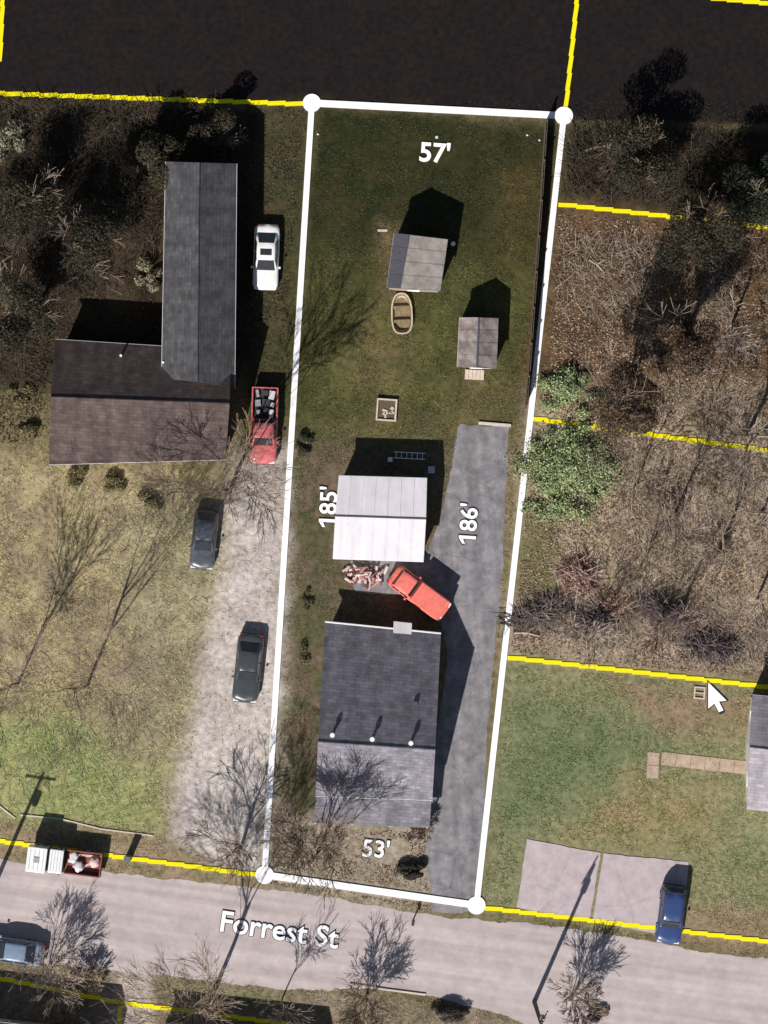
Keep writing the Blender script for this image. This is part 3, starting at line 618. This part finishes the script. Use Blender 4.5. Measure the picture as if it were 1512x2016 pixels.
# step and plank by small shed
sp = empty('wooden_step', P(934, 738), D(-3), 'pale wooden step in front of the small metal shed', 'step')
for k in range(5): b = MB(); b.box((-.56 + k * .28, 0, .11), (.265, .72, .05)); b.build('plank', m_pale, sp)
b = MB()
for y in (-.28, .28): b.box((0, y, .042), (1.3, .09, .082))
b.build('bearer', m_pale, sp)
b = MB(); b.box((0, 0, .05), (.75, .26, .06)); o = b.build('plank', m_trim, bevel=.008); o.location = P(956, 722.5, 0); o.location.z = .002; tag(o, 'short white plank lying between the small shed and its step', 'plank')
b = MB(); b.box((0, 0, .05), (.70, .16, .06)); o = b.build('plank', m_pale, bevel=.008); o.location = P(753, 454); tag(o, 'short pale plank lying on the lawn by the larger shed corner', 'plank')
# white bucket by big shed
b = MB(); b.tube((0, 0, 0), (0, 0, .38), .13, .17, 14); o = b.build('bucket', m_trim); o.location = P(892, 481); tag(o, 'small white bucket at the corner of the larger shed', 'bucket')
for i, (px, py, r_) in enumerate(((860,270,.11),(626,264,.09),(1038,266,.08),(1062,276,.08),(845,318,.0))):
    if r_:
        o = bag('stone', Matrix.Identity(4), P(px, py), (r_, r_ * .9, r_ * .8), m_junk[2], 'small pale stone lying on the back lawn near the white lot line', 'stone', 'pale stones on the back lawn')
# things behind the garage in its shadow
lr = empty('step_ladder', P(806, 897), D(-3), 'pale ladder lying on the ground in the garage shadow', 'ladder')
for y in (-.22, .22): b = MB(); b.box((0, y, .05), (2.3, .06, .07)); b.build('rail', m_trim, lr)
for k in range(6): b = MB(); b.box((-.95 + k * .38, 0, .05), (.05, .38, .04)); b.build('rung', m_trim, lr)
b = MB(); b.box((0, 0, .3), (.34, .34, .5)); o = b.build('storage_bin', m_trim, bevel=.04); o.location = P(779, 896) + Vector((0, 0, -.04)); o.location = P(768, 905) + Vector((0, 0, -.05)); tag(o, 'small white bin standing in the garage shadow beside the ladder', 'bin')
b = MB(); b.box((0, 0, .28), (.5, .5, .56)); o = b.build('utility_box', mat('box_grey', lin(176,180,186), var=.1), bevel=.04); o.location = P(849, 925) ; tag(o, 'grey square utility box at the garage corner', 'utility box')
# firewood and rubble pile
pile = empty('firewood_pile', P(718, 1132), D(-6), 'heap of pale and pink split logs in front of the garage', 'wood pile')
m_logs = [mat('log_pale', lin(206,188,184), var=.3, scale=9), mat('log_pink', lin(186,136,134), var=.3, scale=9), mat('log_brown', lin(120,84,76), var=.3, scale=9)]
def log_mesh():
    b = MB(); n = 7; b.tube((-.27, 0, 0), (.27, 0, 0), .11, .10, n); b.v = [(x, y, z if z > -.02 else z * .35) for x, y, z in b.v]; return b
lm = []
for k in range(3): o = log_mesh().build('log', m_logs[k], pile, bevel=0); lm.append(o)
cnt = 0
for k in range(88):
    u, v = random.gauss(0, .42), random.gauss(0, .40)
    if abs(u) > 1 or abs(v) > 1: continue
    o = lm[k % 3] if k < 3 else lm[k % 3].copy()
    if k >= 3: COL.objects.link(o); o.parent = pile
    hgt = max(0, .62 * (1 - (u * u + v * v))); o.location = (u * 1.75, v * .98, .10 + hgt * random.uniform(.25, 1))
    o.rotation_euler = (random.uniform(0, 6), random.uniform(-.35, .35), random.uniform(0, 6)); s_ = random.uniform(.75, 1.15); o.scale = (s_, s_, s_)
# utility pedestal, mailbox
b = MB(); b.box((0, 0, .75), (.42, .34, 1.5)); b.box((0, 0, 1.53), (.5, .42, .06)); o = b.build('utility_pedestal', mat('pedestal_green', lin(96,104,92), var=.15)); o.location = P(254, 1687); o.rotation_euler.z = D(-8)
tag(o, 'slim green grey utility pedestal standing on the verge beside the white truck', 'utility box')
mbx = empty('mailbox', P(813, 1812), D(-8), 'small dark mailbox on a post beside the road', 'mailbox')
b = MB(); b.box((0, 0, .5), (.09, .09, 1.0)); b.build('post', m_fence, mbx); b = MB(); b.box((0, 0, 1.1), (.2, .46, .2)); b.build('box', m_black, mbx, bevel=.05)
# leaning things right of the arrow: pale low frame on the lawn
fr = empty('wood_frame', P(1377, 1364), D(-5), 'small pale open wooden frame lying on the lawn beside the white arrow', 'frame')
for (x, y, w, d) in ((-.36, 0, .1, .9), (.36, 0, .1, .9), (0, .4, .62, .1), (0, -.4, .62, .1), (0, .0, .62, .08)):
    b = MB(); b.box((x, y, .06), (w, d, .1)); b.build('timber', m_pale, fr)
# power poles
m_pole = mat('pole_wood', lin(92,80,70), rough=.95, var=.3, scale=4)
def pole(px, py, h, ang, label):
    r = empty('power_pole', P(px, py), ang, label, 'power pole')
    b = MB(); b.tube((0, 0, 0), (0, 0, h), .17, .11, 12); b.build('post', m_pole, r)
    for z in (h - .5,): b = MB(); b.box((0, .14, z), (2.2, .1, .12)); ca = b.build('crossarm', m_pole, r)
    for x in (-1.0, -.45, .45, 1.0): b = MB(); b.tube((x, .14, h - .44), (x, .14, h - .26), .05, .035, 8); b.build('insulator', m_trim, ca)
    b = MB(); b.tube((.32, 0, h - 2.2), (.32, 0, h - 1.4), .22, .22, 12); b.build('transformer', m_junk[0], r)
pole(1052, 1972, 9.9, D(60), 'tall wooden power pole at the street corner with a long straight shadow')
pole(-22, 1768, 9.0, D(-8), 'tall wooden power pole on the verge left of the white truck')

# ------------------------------------------------------------------ trees and brush
m_bark = mat('bark', lin(142,126,112), rough=.95, var=.3, scale=6, col2=lin(118,102,90), spec=.1)
m_bark2 = mat('bark_grey', lin(164,150,138), rough=.95, var=.3, scale=6, col2=lin(136,122,112), spec=.1)
def grow(mb_t, mb_c, p, d, L, r, depth, maxd, rnd, spread, curve=.18, minr=.012, kids=(3, 4)):
    n = 4 if depth < 2 else 2; q = p.copy(); pts = [(q.copy(), r)]
    for i in range(n):
        d = (d + Vector((rnd.uniform(-1, 1), rnd.uniform(-1, 1), rnd.uniform(-.6, .9))) * (curve if depth else .045)).normalized()
        q = q + d * (L / n); pts.append((q.copy(), r * (1 - .45 * (i + 1) / n)))
    tgt = mb_t if depth == 0 else mb_c
    for (a, ra), (c, rc) in zip(pts[:-1], pts[1:]): tgt.tube(a, c, max(ra, minr), max(rc, minr), 8 if depth == 0 else (5 if depth < 2 else 3), cap=False)
    if depth >= maxd: return
    k = rnd.randint(*kids) + (1 if depth == 0 else 0)
    for i in range(k):
        t = rnd.uniform(.45, 1.0) if i else 1.0; j = min(n - 1, int(t * n)); f = t * n - j
        a = pts[j][0].lerp(pts[j + 1][0], min(1, f)); az = rnd.uniform(0, 6.283); side = d.orthogonal().normalized(); side.rotate(Matrix.Rotation(az, 3, d))
        sp_ = spread * rnd.uniform(.6, 1.25) * (.35 if (i == 0 and depth < 2) else 1)
        nd = (d * math.cos(sp_) + side * math.sin(sp_)).normalized()
        grow(mb_t, mb_c, a, nd, L * rnd.uniform(.58, .82), pts[j + 1][1] * rnd.uniform(.5, .72), depth + 1, maxd, rnd, spread, curve, minr, kids)
def bare_tree(px, py, h, label, seed, spread=.62, maxd=5, trunk=.38, r=None, lean=(0, 0), group=None, m=None, name='bare_tree', minr=.016, kids=(3, 4), stems=1):
    rnd = random.Random(seed); root = empty(name, P(px, py), 0, label, 'tree' if h > 4.5 else 'bush', group); t, c = MB(), MB()
    for s in range(stems):
        d = Vector((lean[0] + (rnd.uniform(-.5, .5) if stems > 1 else 0), lean[1] + (rnd.uniform(-.5, .5) if stems > 1 else 0), 1)).normalized()
        grow(t, c, Vector((0, 0, -.05)), d, h * trunk, r or h * .014, 0, maxd, rnd, spread, .13, minr, kids)
    kz = h / max(v[2] for v in t.v + c.v)
    for q in (t, c): q.v = [(x * kz, y * kz, z * kz) for x, y, z in q.v]
    mm = m or m_bark; t.build('trunk', mm, root); c.build('crown', mm, root)
    return root
bare_tree(172, 1350, 23, 'tall bare tree on the yellow grass with a shadow reaching the brown roof', 3, .50, 5, .90, .32, minr=.026, kids=(4, 4))
bare_tree(36, 1345, 11.5, 'slender bare tree at the edge of the yellow grass', 5, .42, 4, .46, .14, minr=.02, kids=(3, 5))
bare_tree(452, 968, 16, 'bare tree between the red pickup and the slate hatchback', 8, .46, 5, .56, .27, minr=.026, kids=(3, 4))
bare_tree(424, 1945, 18, 'tall bare tree on the far verge shading the front of the grey house', 12, .50, 5, .66, .34, minr=.03, kids=(3, 5))
bare_tree(556, 1966, 6.5, 'small bare tree on the far verge near the street name', 14, .5, 4, .40, .08, minr=.018, kids=(3, 4))
bare_tree(622, 1688, 12.0, 'spreading bare tree in the front yard casting branch shadows on the grey house roof', 16, .46, 5, .5, .22, minr=.024, kids=(3, 5), lean=(.04, .12))
bare_tree(474, 1672, 7.5, 'bare leaning tree on the pale gravel near the white corner dot', 17, .6, 4, .36, .14, minr=.02, kids=(3, 4), lean=(-.05, .22))
bare_tree(722, 1962, 5.0, 'bare many stemmed bush by the pale kerb', 21, .5, 4, .34, .05, stems=5)
bare_tree(1122, 1968, 4.8, 'bare many stemmed bush beside the corner power pole', 22, .5, 4, .34, .05, stems=5)
bare_tree(97, 1903, 5.5, 'bare bush with pale twigs beside the blue grey car', 23, .5, 4, .34, .06, stems=5, m=m_bark2)
bare_tree(178, 1925, 2.0, 'low dark bush on the verge beside the gravel driveway', 24, .6, 4, .34, .03, stems=5)
bare_tree(828, 1632, 1.9, 'low dark bush at the front corner of the grey house', 26, .6, 4, .34, .03, stems=6)
# woods on the right: bare trees
RT = [(1330,1010,9,31,'bare tree in the middle of the brown woods beyond the large green shrub'),(1415,1085,11,32,'tall bare tree in the thick of the brown woods'),(1490,1180,10,33,'bare tree at the far side of the grey purple brush row'),
 (1260,1120,7,34,'slim bare tree between the reddish brush pile and the tall bare tree'),(1470,860,12,35,'tallest bare tree of the brown woods standing on the yellow line'),(1390,820,8,36,'bare tree beside the yellow line behind the vine clad trees'),
 (1150,1250,6,37,'small bare tree beside the long grey brush row'),(1340,1200,8,38,'bare tree rising from the grey purple brush row'),(1440,640,9,39,'bare tree on the brown slope beside the thicket'),
 (1250,960,8,40,'bare tree next to the thin green shrub'),(1500,1010,9,41,'bare tree on the far edge of the brown woods'),(1290,1238,5,42,'low bare tree between the tan brush mound and the dark brush pile')]
for px, py, h, sd, lb in RT: bare_tree(px, py, h, lb, sd, .6, 4, .3, h * .011, kids=(3, 4), group='bare trees in the brown woods', m=m_bark2 if sd % 2 else m_bark)
# leafy / vine clad crowns
def leaf_cloud(name, centers, n, size, m, parent, cols, up_bias=.5, fuzzy=False):
    cs = np.array([c[:3] for c in centers]); rs = np.array([c[3:6] for c in centers]); w = (rs[:, 0] * rs[:, 1] * rs[:, 2]) ** .7; idx = RNG.choice(len(cs), n, p=w / w.sum())
    d = RNG.normal(size=(n, 3)); d /= np.linalg.norm(d, axis=1)[:, None]; rad = RNG.random(n) ** .33; rad = np.where(RNG.random(n) < .7, .75 + .3 * RNG.random(n), rad)
    if fuzzy: rad = np.abs(RNG.normal(0, .62, n))
    p = cs[idx] + d * rad[:, None] * rs[idx]; p[:, 2] = np.maximum(p[:, 2], .05)
    nr = d + RNG.normal(size=(n, 3)) * .6 + np.array([0, 0, up_bias]); nr /= np.linalg.norm(nr, axis=1)[:, None]
    a = np.cross(nr, RNG.normal(size=(n, 3))); a /= np.linalg.norm(a, axis=1)[:, None] + 1e-9; b_ = np.cross(nr, a); s = size * RNG.uniform(.6, 1.4, n)[:, None]
    v = np.stack([p - a * s, p + b_ * s * .55, p + a * s, p - b_ * s * .55], 1).reshape(-1, 3); f = np.arange(4 * n).reshape(n, 4)
    me = np_mesh(name, v, f); cc = np.array(cols); t = RNG.random((n, 1)); c1 = cc[RNG.integers(0, len(cc), n)] * (.75 + .5 * t); col_attr(me, 'leaf', np.repeat(c1, 4, 0))
    return link(name, me, m, parent)
m_leaf = mat('leaf', (1, 1, 1), rough=.7, attr='leaf', var=.12, scale=9, spec=.25)
def shrub(px, py, rx, ry, h, label, n, cols, lumps=9, size=.11, name='shrub', group=None, stem=True, cat='bush', ls=(.28, .5)):
    root = empty(name, P(px, py), 0, label, cat, group); cen = []
    for k in range(lumps):
        a = random.uniform(0, 6.28); q = random.random() ** .6 if ls[0] > .2 else min(1.5, abs(random.gauss(.2, .55))); s = random.uniform(*ls)
        cen.append((math.cos(a) * q * rx * .8, math.sin(a) * q * ry * .8, h * random.uniform(.3, .62) * (1.2 - .5 * q), rx * s, ry * s, h * random.uniform(.24, .4)))
    leaf_cloud('foliage', cen, int(n * 2.0), size * .68, m_leaf, root, cols, fuzzy=ls[0] < .2)
    if stem:
        b = MB()
        for c in cen:
            b.tube((c[0] * .25, c[1] * .25, 0), (c[0], c[1], c[2]), .05, .02, 5)
        b.build('stem', m_bark, root)
    return root
GREEN = [lin(150,166,114), lin(116,134,88), lin(174,184,138), lin(84,98,66), lin(150,152,108)]
shrub(1124, 925, 4.0, 3.4, 1.7, 'large green leafy shrub below the yellow line beside the driveway', 24000, GREEN, 95, .11, ls=(.09, .34))
shrub(1112, 765, 2.5, 1.9, 1.4, 'green shrub between the fence and the yellow line', 9000, GREEN, 44, .11, ls=(.10, .36))
shrub(1180, 920, 1.6, 2.4, 1.2, 'thin green shrub reaching from the large shrub into the brown woods', 3200, GREEN, 30, .11, ls=(.10, .36))
shrub(1084, 1010, 2.2, 1.0, .7, 'low green shrub patch beside the driveway and the tan grass', 2600, GREEN, 22, .11, ls=(.10, .36))
DARKB = [lin(62,48,38), lin(84,66,50), lin(46,38,30), lin(100,82,62)]
def vine_tree(px, py, h, label, seed, rx, n, cols, z0=.45):
    root = bare_tree(px, py, h, label, seed, .6, 4, .34, .17, name='vine_clad_tree'); cen = []
    for k in range(12):
        a = random.uniform(0, 6.28); q = random.random() ** .6; cen.append((math.cos(a) * q * rx * .75, math.sin(a) * q * rx * .75, h * random.uniform(z0, .88), rx * .42, rx * .42, h * .09))
    leaf_cloud('foliage', cen, int(n * 1.9), .085, m_leaf, root, cols); return root
vine_tree(1216, 806, 12.5, 'dense brown vine clad tree shading the thicket behind the yellow line', 51, 2.7, 7000, DARKB)
vine_tree(1330, 690, 9, 'dense brown vine clad tree inside the dark thicket', 52, 2.2, 5000, DARKB)
DG = [lin(40,38,26), lin(54,50,34), lin(34,30,24), lin(66,58,42)]
vine_tree(1360, 480, 9, 'dark overgrown tree at the yellow line of the upper woods', 53, 3.0, 6000, DG, .3)
vine_tree(1490, 390, 7, 'dark overgrown tree among the far right woods beyond the thicket', 54, 2.8, 6000, [lin(44,50,34), lin(60,66,46), lin(34,36,26)], .3)
vine_tree(1250, 330, 6.5, 'dark overgrown tree near the white lot corner and fallen branches', 55, 2.8, 6000, DG, .3)
vine_tree(60, 640, 11, 'dark overgrown tree beside the brown house wing', 56, 2.8, 6000, DG, .3)
vine_tree(190, 480, 9.5, 'dark overgrown tree beside the slate roofed wing', 57, 3.0, 7000, DG, .3)
vine_tree(60, 420, 8, 'dark overgrown tree in the shaded corner woods', 58, 2.6, 5000, DG, .3)
vine_tree(300, 330, 5, 'dark overgrown tree touching the far end of the slate roof', 59, 2.2, 5000, [lin(58,54,38), lin(74,68,46), lin(44,40,30)], .3)
vine_tree(425, 275, 3.6, 'dark overgrown tree behind the slate roofed wing', 60, 2.0, 4000, DG, .3)
shrub(24, 285, 1.2, 2.0, 1.6, 'pale leaved bush below the yellow line in the corner woods', 900, [lin(126,122,100), lin(84,82,62), lin(150,146,126)], 8, .13)
shrub(290, 545, 1.1, 1.2, 1.5, 'pale leaved bush against the slate roofed wing', 900, [lin(120,116,92), lin(88,76,54), lin(146,140,116)], 7, .12)
shrub(818, 1714, 1.25, .65, 1.2, 'low dark evergreen bush in the front yard near the white number', 3600, [lin(52,48,40), lin(40,38,32), lin(66,60,48)], 8, .09)
shrub(882, 1992, 1.7, .6, 1.2, 'dark low hedge at the end of the pale kerb', 2600, [lin(66,58,54), lin(50,46,44), lin(84,74,66)], 9, .09)
shrub(1172, 2000, .9, .5, 1.1, 'dark low bush beside the bare bush at the street corner', 1200, [lin(60,58,62), lin(46,44,48), lin(80,76,78)], 6, .09)
shrub(600, 875, .8, .8, .8, 'low olive bush beside the white lot line behind the garage', 900, [lin(70,72,48), lin(56,56,38)], 6, .09)
for px, py in ((596, 1290), (606, 1180)):
    shrub(px, py, .55, .9, .6, 'low scrubby weed clump along the white lot line', 420, [lin(84,78,54), lin(66,64,44), lin(102,94,66)], 5, .08, name='weed_clump', group='weed clumps along the lot line', stem=False)
for px, py in ((60, 850), (150, 935), (255, 880), (40, 780), (230, 950), (300, 985)):
    shrub(px, py, 1.1, .8, .9, 'scrubby olive bush along the wall of the brown house wing', 900, [lin(104,98,62), lin(84,78,54), lin(132,122,84)], 6, .10, name='foundation_bush', group='bushes by the brown house wing')
def away(X, Y, pad):
    ok = np.ones(X.shape, bool)
    for a, c, w in LINES:
        ex, ey = c[0] - a[0], c[1] - a[1]; t = np.clip(((X - a[0]) * ex + (Y - a[1]) * ey) / (ex * ex + ey * ey + 1e-9), 0, 1); ok &= np.hypot(X - a[0] - ex * t, Y - a[1] - ey * t) > w + pad
    for poly in (ROAD, DRIVE, [(1030,1645),(1360,1690),(1345,1850),(1010,1790)], [(655,930),(845,930),(845,1110),(650,1110)], [(615,1220),(875,1245),(852,1640),(608,1625)]): ok &= sdf(poly, X, Y) < -pad
    return ok
# brush: twigs and sticks on the ground of the woods, nobody could count them
def sticks(name, label, cat, pix, n, Lr, rr, cols, zmax, m=None, root=None, kind='stuff'):
    xs = [p[0] for p in pix]; ys = [p[1] for p in pix]; X = RNG.uniform(min(xs), max(xs), n * 4); Y = RNG.uniform(min(ys), max(ys), n * 4)
    cl = fbm(X / S, Y / S, .35, 3); ok = (sdf(pix, X, Y) > 0) & (RNG.random(n * 4) < np.clip((cl - .34) * 3.2, .05, 1)); ok &= away(X, Y, 8); X, Y = X[ok][:n], Y[ok][:n]; n = len(X)
    k = 1 / S; c = np.stack([(X - 756) * k, (1008 - Y) * k, RNG.random(n) ** 2 * zmax + .03], 1)
    az = RNG.uniform(0, np.pi, n); el = RNG.normal(0, .35, n); L = RNG.uniform(*Lr, n); r = RNG.uniform(*rr, n)
    d = np.stack([np.cos(az) * np.cos(el), np.sin(az) * np.cos(el), np.abs(np.sin(el))], 1); sd = np.stack([-np.sin(az), np.cos(az), np.zeros(n)], 1); u = np.cross(d, sd)
    a, b_ = c - d * L[:, None] * .15, c + d * L[:, None] * .85; V = []
    for p, s_ in ((a, 1), (b_, .45)):
        for t in (0, 2.09, 4.19): V.append(p + sd * (r * s_ * math.cos(t))[:, None] + u * (r * s_ * math.sin(t))[:, None])
    v = np.stack(V, 1).reshape(-1, 3); base = (np.arange(n) * 6)[:, None]
    f = np.concatenate([base + np.array(q) for q in ((0,1,4,3), (1,2,5,4), (2,0,3,5))], 0)
    me = np_mesh(name, v, f); cc = np.array(cols); t = cc[RNG.integers(0, len(cc), n)] * RNG.uniform(.7, 1.25, (n, 1)); col_attr(me, 'leaf', np.repeat(t, 6, 0))
    o = link(name, me, m_leaf, root)
    if kind: o['kind'] = kind
    if label: tag(o, label, cat)
    return o
TW = [lin(172,158,140), lin(136,120,104), lin(104,84,70), lin(192,180,164), lin(120,106,92)]
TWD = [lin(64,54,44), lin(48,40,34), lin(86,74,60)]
sticks('brush', 'tangle of brown twigs and branches covering the woods floor', 'brush', [(1090,460),(1560,500),(1560,1330),(1010,1270),(1015,1180),(1110,1010),(1210,960),(1190,760),(1080,640)], 8000, (.25, 1.7), (.007, .02), TW, .6)
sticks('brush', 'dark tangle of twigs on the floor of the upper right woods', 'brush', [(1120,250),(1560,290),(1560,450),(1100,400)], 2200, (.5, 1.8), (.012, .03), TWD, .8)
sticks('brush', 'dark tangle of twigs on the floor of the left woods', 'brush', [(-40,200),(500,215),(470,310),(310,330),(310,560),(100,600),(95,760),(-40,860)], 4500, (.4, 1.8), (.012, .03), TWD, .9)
sticks('brush', 'loose twigs scattered on the yellow grass under the tall bare trees', 'brush', [(-40,920),(380,960),(440,1100),(380,1300),(300,1600),(-40,1600)], 1600, (.3, 1.0), (.008, .02), TW[:4], .15)
def heap(px, py, rx, ry, h, label, n, cols, seed=0, name='brush_pile'):
    rnd = random.Random(seed); root = empty(name, P(px, py), rnd.uniform(-.3, .3), label, 'brush pile')
    for k, c in enumerate(cols):
        b = MB()
        for i in range(n // len(cols)):
            u, v = rnd.gauss(0, .4), rnd.gauss(0, .4); z = max(.04, h * (1 - u * u - v * v) * rnd.uniform(.2, 1)); a = rnd.uniform(0, 6.28); L = rnd.uniform(.4, 1.5); p = Vector((u * rx, v * ry, z)); d = Vector((math.cos(a), math.sin(a), rnd.uniform(-.15, .35)))
            b.tube(p, p + d * L, rnd.uniform(.02, .05), .012, 4)
        b.build('branch_tangle', mat(name + str(seed) + str(k), c, rough=.95, var=.25), root)['kind'] = 'stuff'
heap(1142, 1135, 1.6, 1.6, .9, 'pale and reddish brush pile on the tan grass of the right woods', 330, [lin(190,166,156), lin(140,104,92), lin(110,82,72)], 1)
heap(1065, 1208, 3.0, 1.0, .7, 'long grey brush row beside the driveway and yellow line', 620, [lin(96,86,80), lin(70,62,60), lin(130,118,110)], 2)
heap(1400, 1272, 2.6, 1.0, .7, 'dark brush pile above the lawn with the white arrow', 520, [lin(62,50,56), lin(44,36,42), lin(120,106,108)], 3)
heap(1310, 1200, 3.0, 1.0, .7, 'grey purple brush row deep in the right woods', 600, [lin(92,76,82), lin(124,106,104), lin(66,54,58)], 4)
heap(1180, 1222, 2.4, .8, .6, 'dark brush row joining the grey row and the tan mound', 420, [lin(84,72,70), lin(62,52,52), lin(116,102,96)], 6)
heap(1215, 1195, 1.3, .9, .5, 'tan brush mound beside the grey brush rows', 240, [lin(166,136,116), lin(140,112,94)], 5)
for a, c, lb in (((1140,302),(1202,286),'pale fallen branch lying near the white lot corner in dark woods'), ((1160,512),(1190,538),'pale fallen branch lying in the brown woods below the yellow line'), ((1010,1246),(1062,1252),'pale fallen branch lying beside the driveway below the brush row')):
    b = MB(); pa, pc = P(*a), P(*c); mid = (pa + pc) / 2 + Vector((0, .12, .04)); z = Vector((0, 0, .12)); b.tube(pa + z, mid + z, .09, .075, 7); b.tube(mid + z, pc + z, .075, .05, 7); b.tube(mid + z, mid + z + Vector((.5, .35, .15)), .05, .03, 6)
    tag(b.build('fallen_branch', mat('dead_wood', lin(176,164,146), rough=.9, var=.25)), lb, 'branch')

# ------------------------------------------------------------------ grass tufts and leaf litter
def tufts(n):
    X = RNG.uniform(-20, 1532, n); Y = RNG.uniform(200, 2030, n); ok = away(X, Y, 3)
    grav = sdf(ZONES[19][0], X, Y) > -10; ok &= ~grav | (RNG.random(n) < .12); x = (X - 756) / S; y = (1008 - Y) / S
    ok &= RNG.random(n) < np.clip((fbm(x, y, .7, 4) - .30) * 3.5, .08, 1); X, Y, x, y = X[ok], Y[ok], x[ok], y[ok]; n = len(x)
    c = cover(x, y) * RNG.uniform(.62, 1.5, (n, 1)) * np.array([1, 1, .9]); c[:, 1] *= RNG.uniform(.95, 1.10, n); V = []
    for k in range(3):
        az = RNG.uniform(0, 2 * np.pi, n); L = RNG.uniform(.08, .24, n); w = RNG.uniform(.02, .05, n); h = RNG.uniform(.03, .11, n); dx, dy = np.cos(az), np.sin(az)
        V += [np.stack([x - dy * w, y + dx * w, np.zeros(n)], 1), np.stack([x + dy * w, y - dx * w, np.zeros(n)], 1), np.stack([x + dx * L, y + dy * L, h], 1)]
    v = np.stack(V, 1).reshape(-1, 3); me = np_mesh('grass', v, np.arange(len(v)).reshape(-1, 3)); col_attr(me, 'leaf', np.repeat(c, 9, 0))
    o = link('grass', me, m_leaf); o['kind'] = 'stuff'; tag(o, 'short green and dry tan grass covering the yards', 'grass')
tufts(150000)
def litter(n, pix, cols, label):
    xs = [p[0] for p in pix]; ys = [p[1] for p in pix]; X = RNG.uniform(min(xs), max(xs), n); Y = RNG.uniform(min(ys), max(ys), n); x = (X - 756) / S; y = (1008 - Y) / S
    ok = (sdf(pix, X, Y) > 0) & away(X, Y, 2) & (RNG.random(n) < np.clip((fbm(x, y, .5, 4) - .32) * 3.2, .04, 1)); x, y = x[ok], y[ok]; n = len(x)
    p = np.stack([x, y, RNG.uniform(.02, .10, n)], 1); nr = RNG.normal(size=(n, 3)) * .45 + np.array([0, 0, 1]); nr /= np.linalg.norm(nr, axis=1)[:, None]; a = np.cross(nr, RNG.normal(size=(n, 3))); a /= np.linalg.norm(a, axis=1)[:, None]; b_ = np.cross(nr, a); s = RNG.uniform(.04, .11, n)[:, None]
    v = np.stack([p - a * s, p + b_ * s * .6, p + a * s, p - b_ * s * .6], 1).reshape(-1, 3); me = np_mesh('leaf_litter', v, np.arange(4 * n).reshape(n, 4)); cc = np.array(cols); col_attr(me, 'leaf', np.repeat(cc[RNG.integers(0, len(cc), n)] * RNG.uniform(.6, 1.2, (n, 1)), 4, 0))
    o = link('leaf_litter', me, m_leaf); o['kind'] = 'stuff'; tag(o, label, 'leaves')
litter(60000, [(1100,420),(1540,460),(1540,1340),(1000,1290),(1030,1000),(1090,640)], [lin(148,124,102), lin(112,88,72), lin(176,154,130), lin(130,114,94)], 'brown fallen leaves lying under the right woods')
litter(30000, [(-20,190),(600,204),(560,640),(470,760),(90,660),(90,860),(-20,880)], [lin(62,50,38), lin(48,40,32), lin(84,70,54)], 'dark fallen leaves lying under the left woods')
litter(6000, [(530,1600),(880,1620),(840,1790),(520,1740)], [lin(128,98,84), lin(104,80,68), lin(158,136,122)], 'brown fallen leaves lying over the front yard')
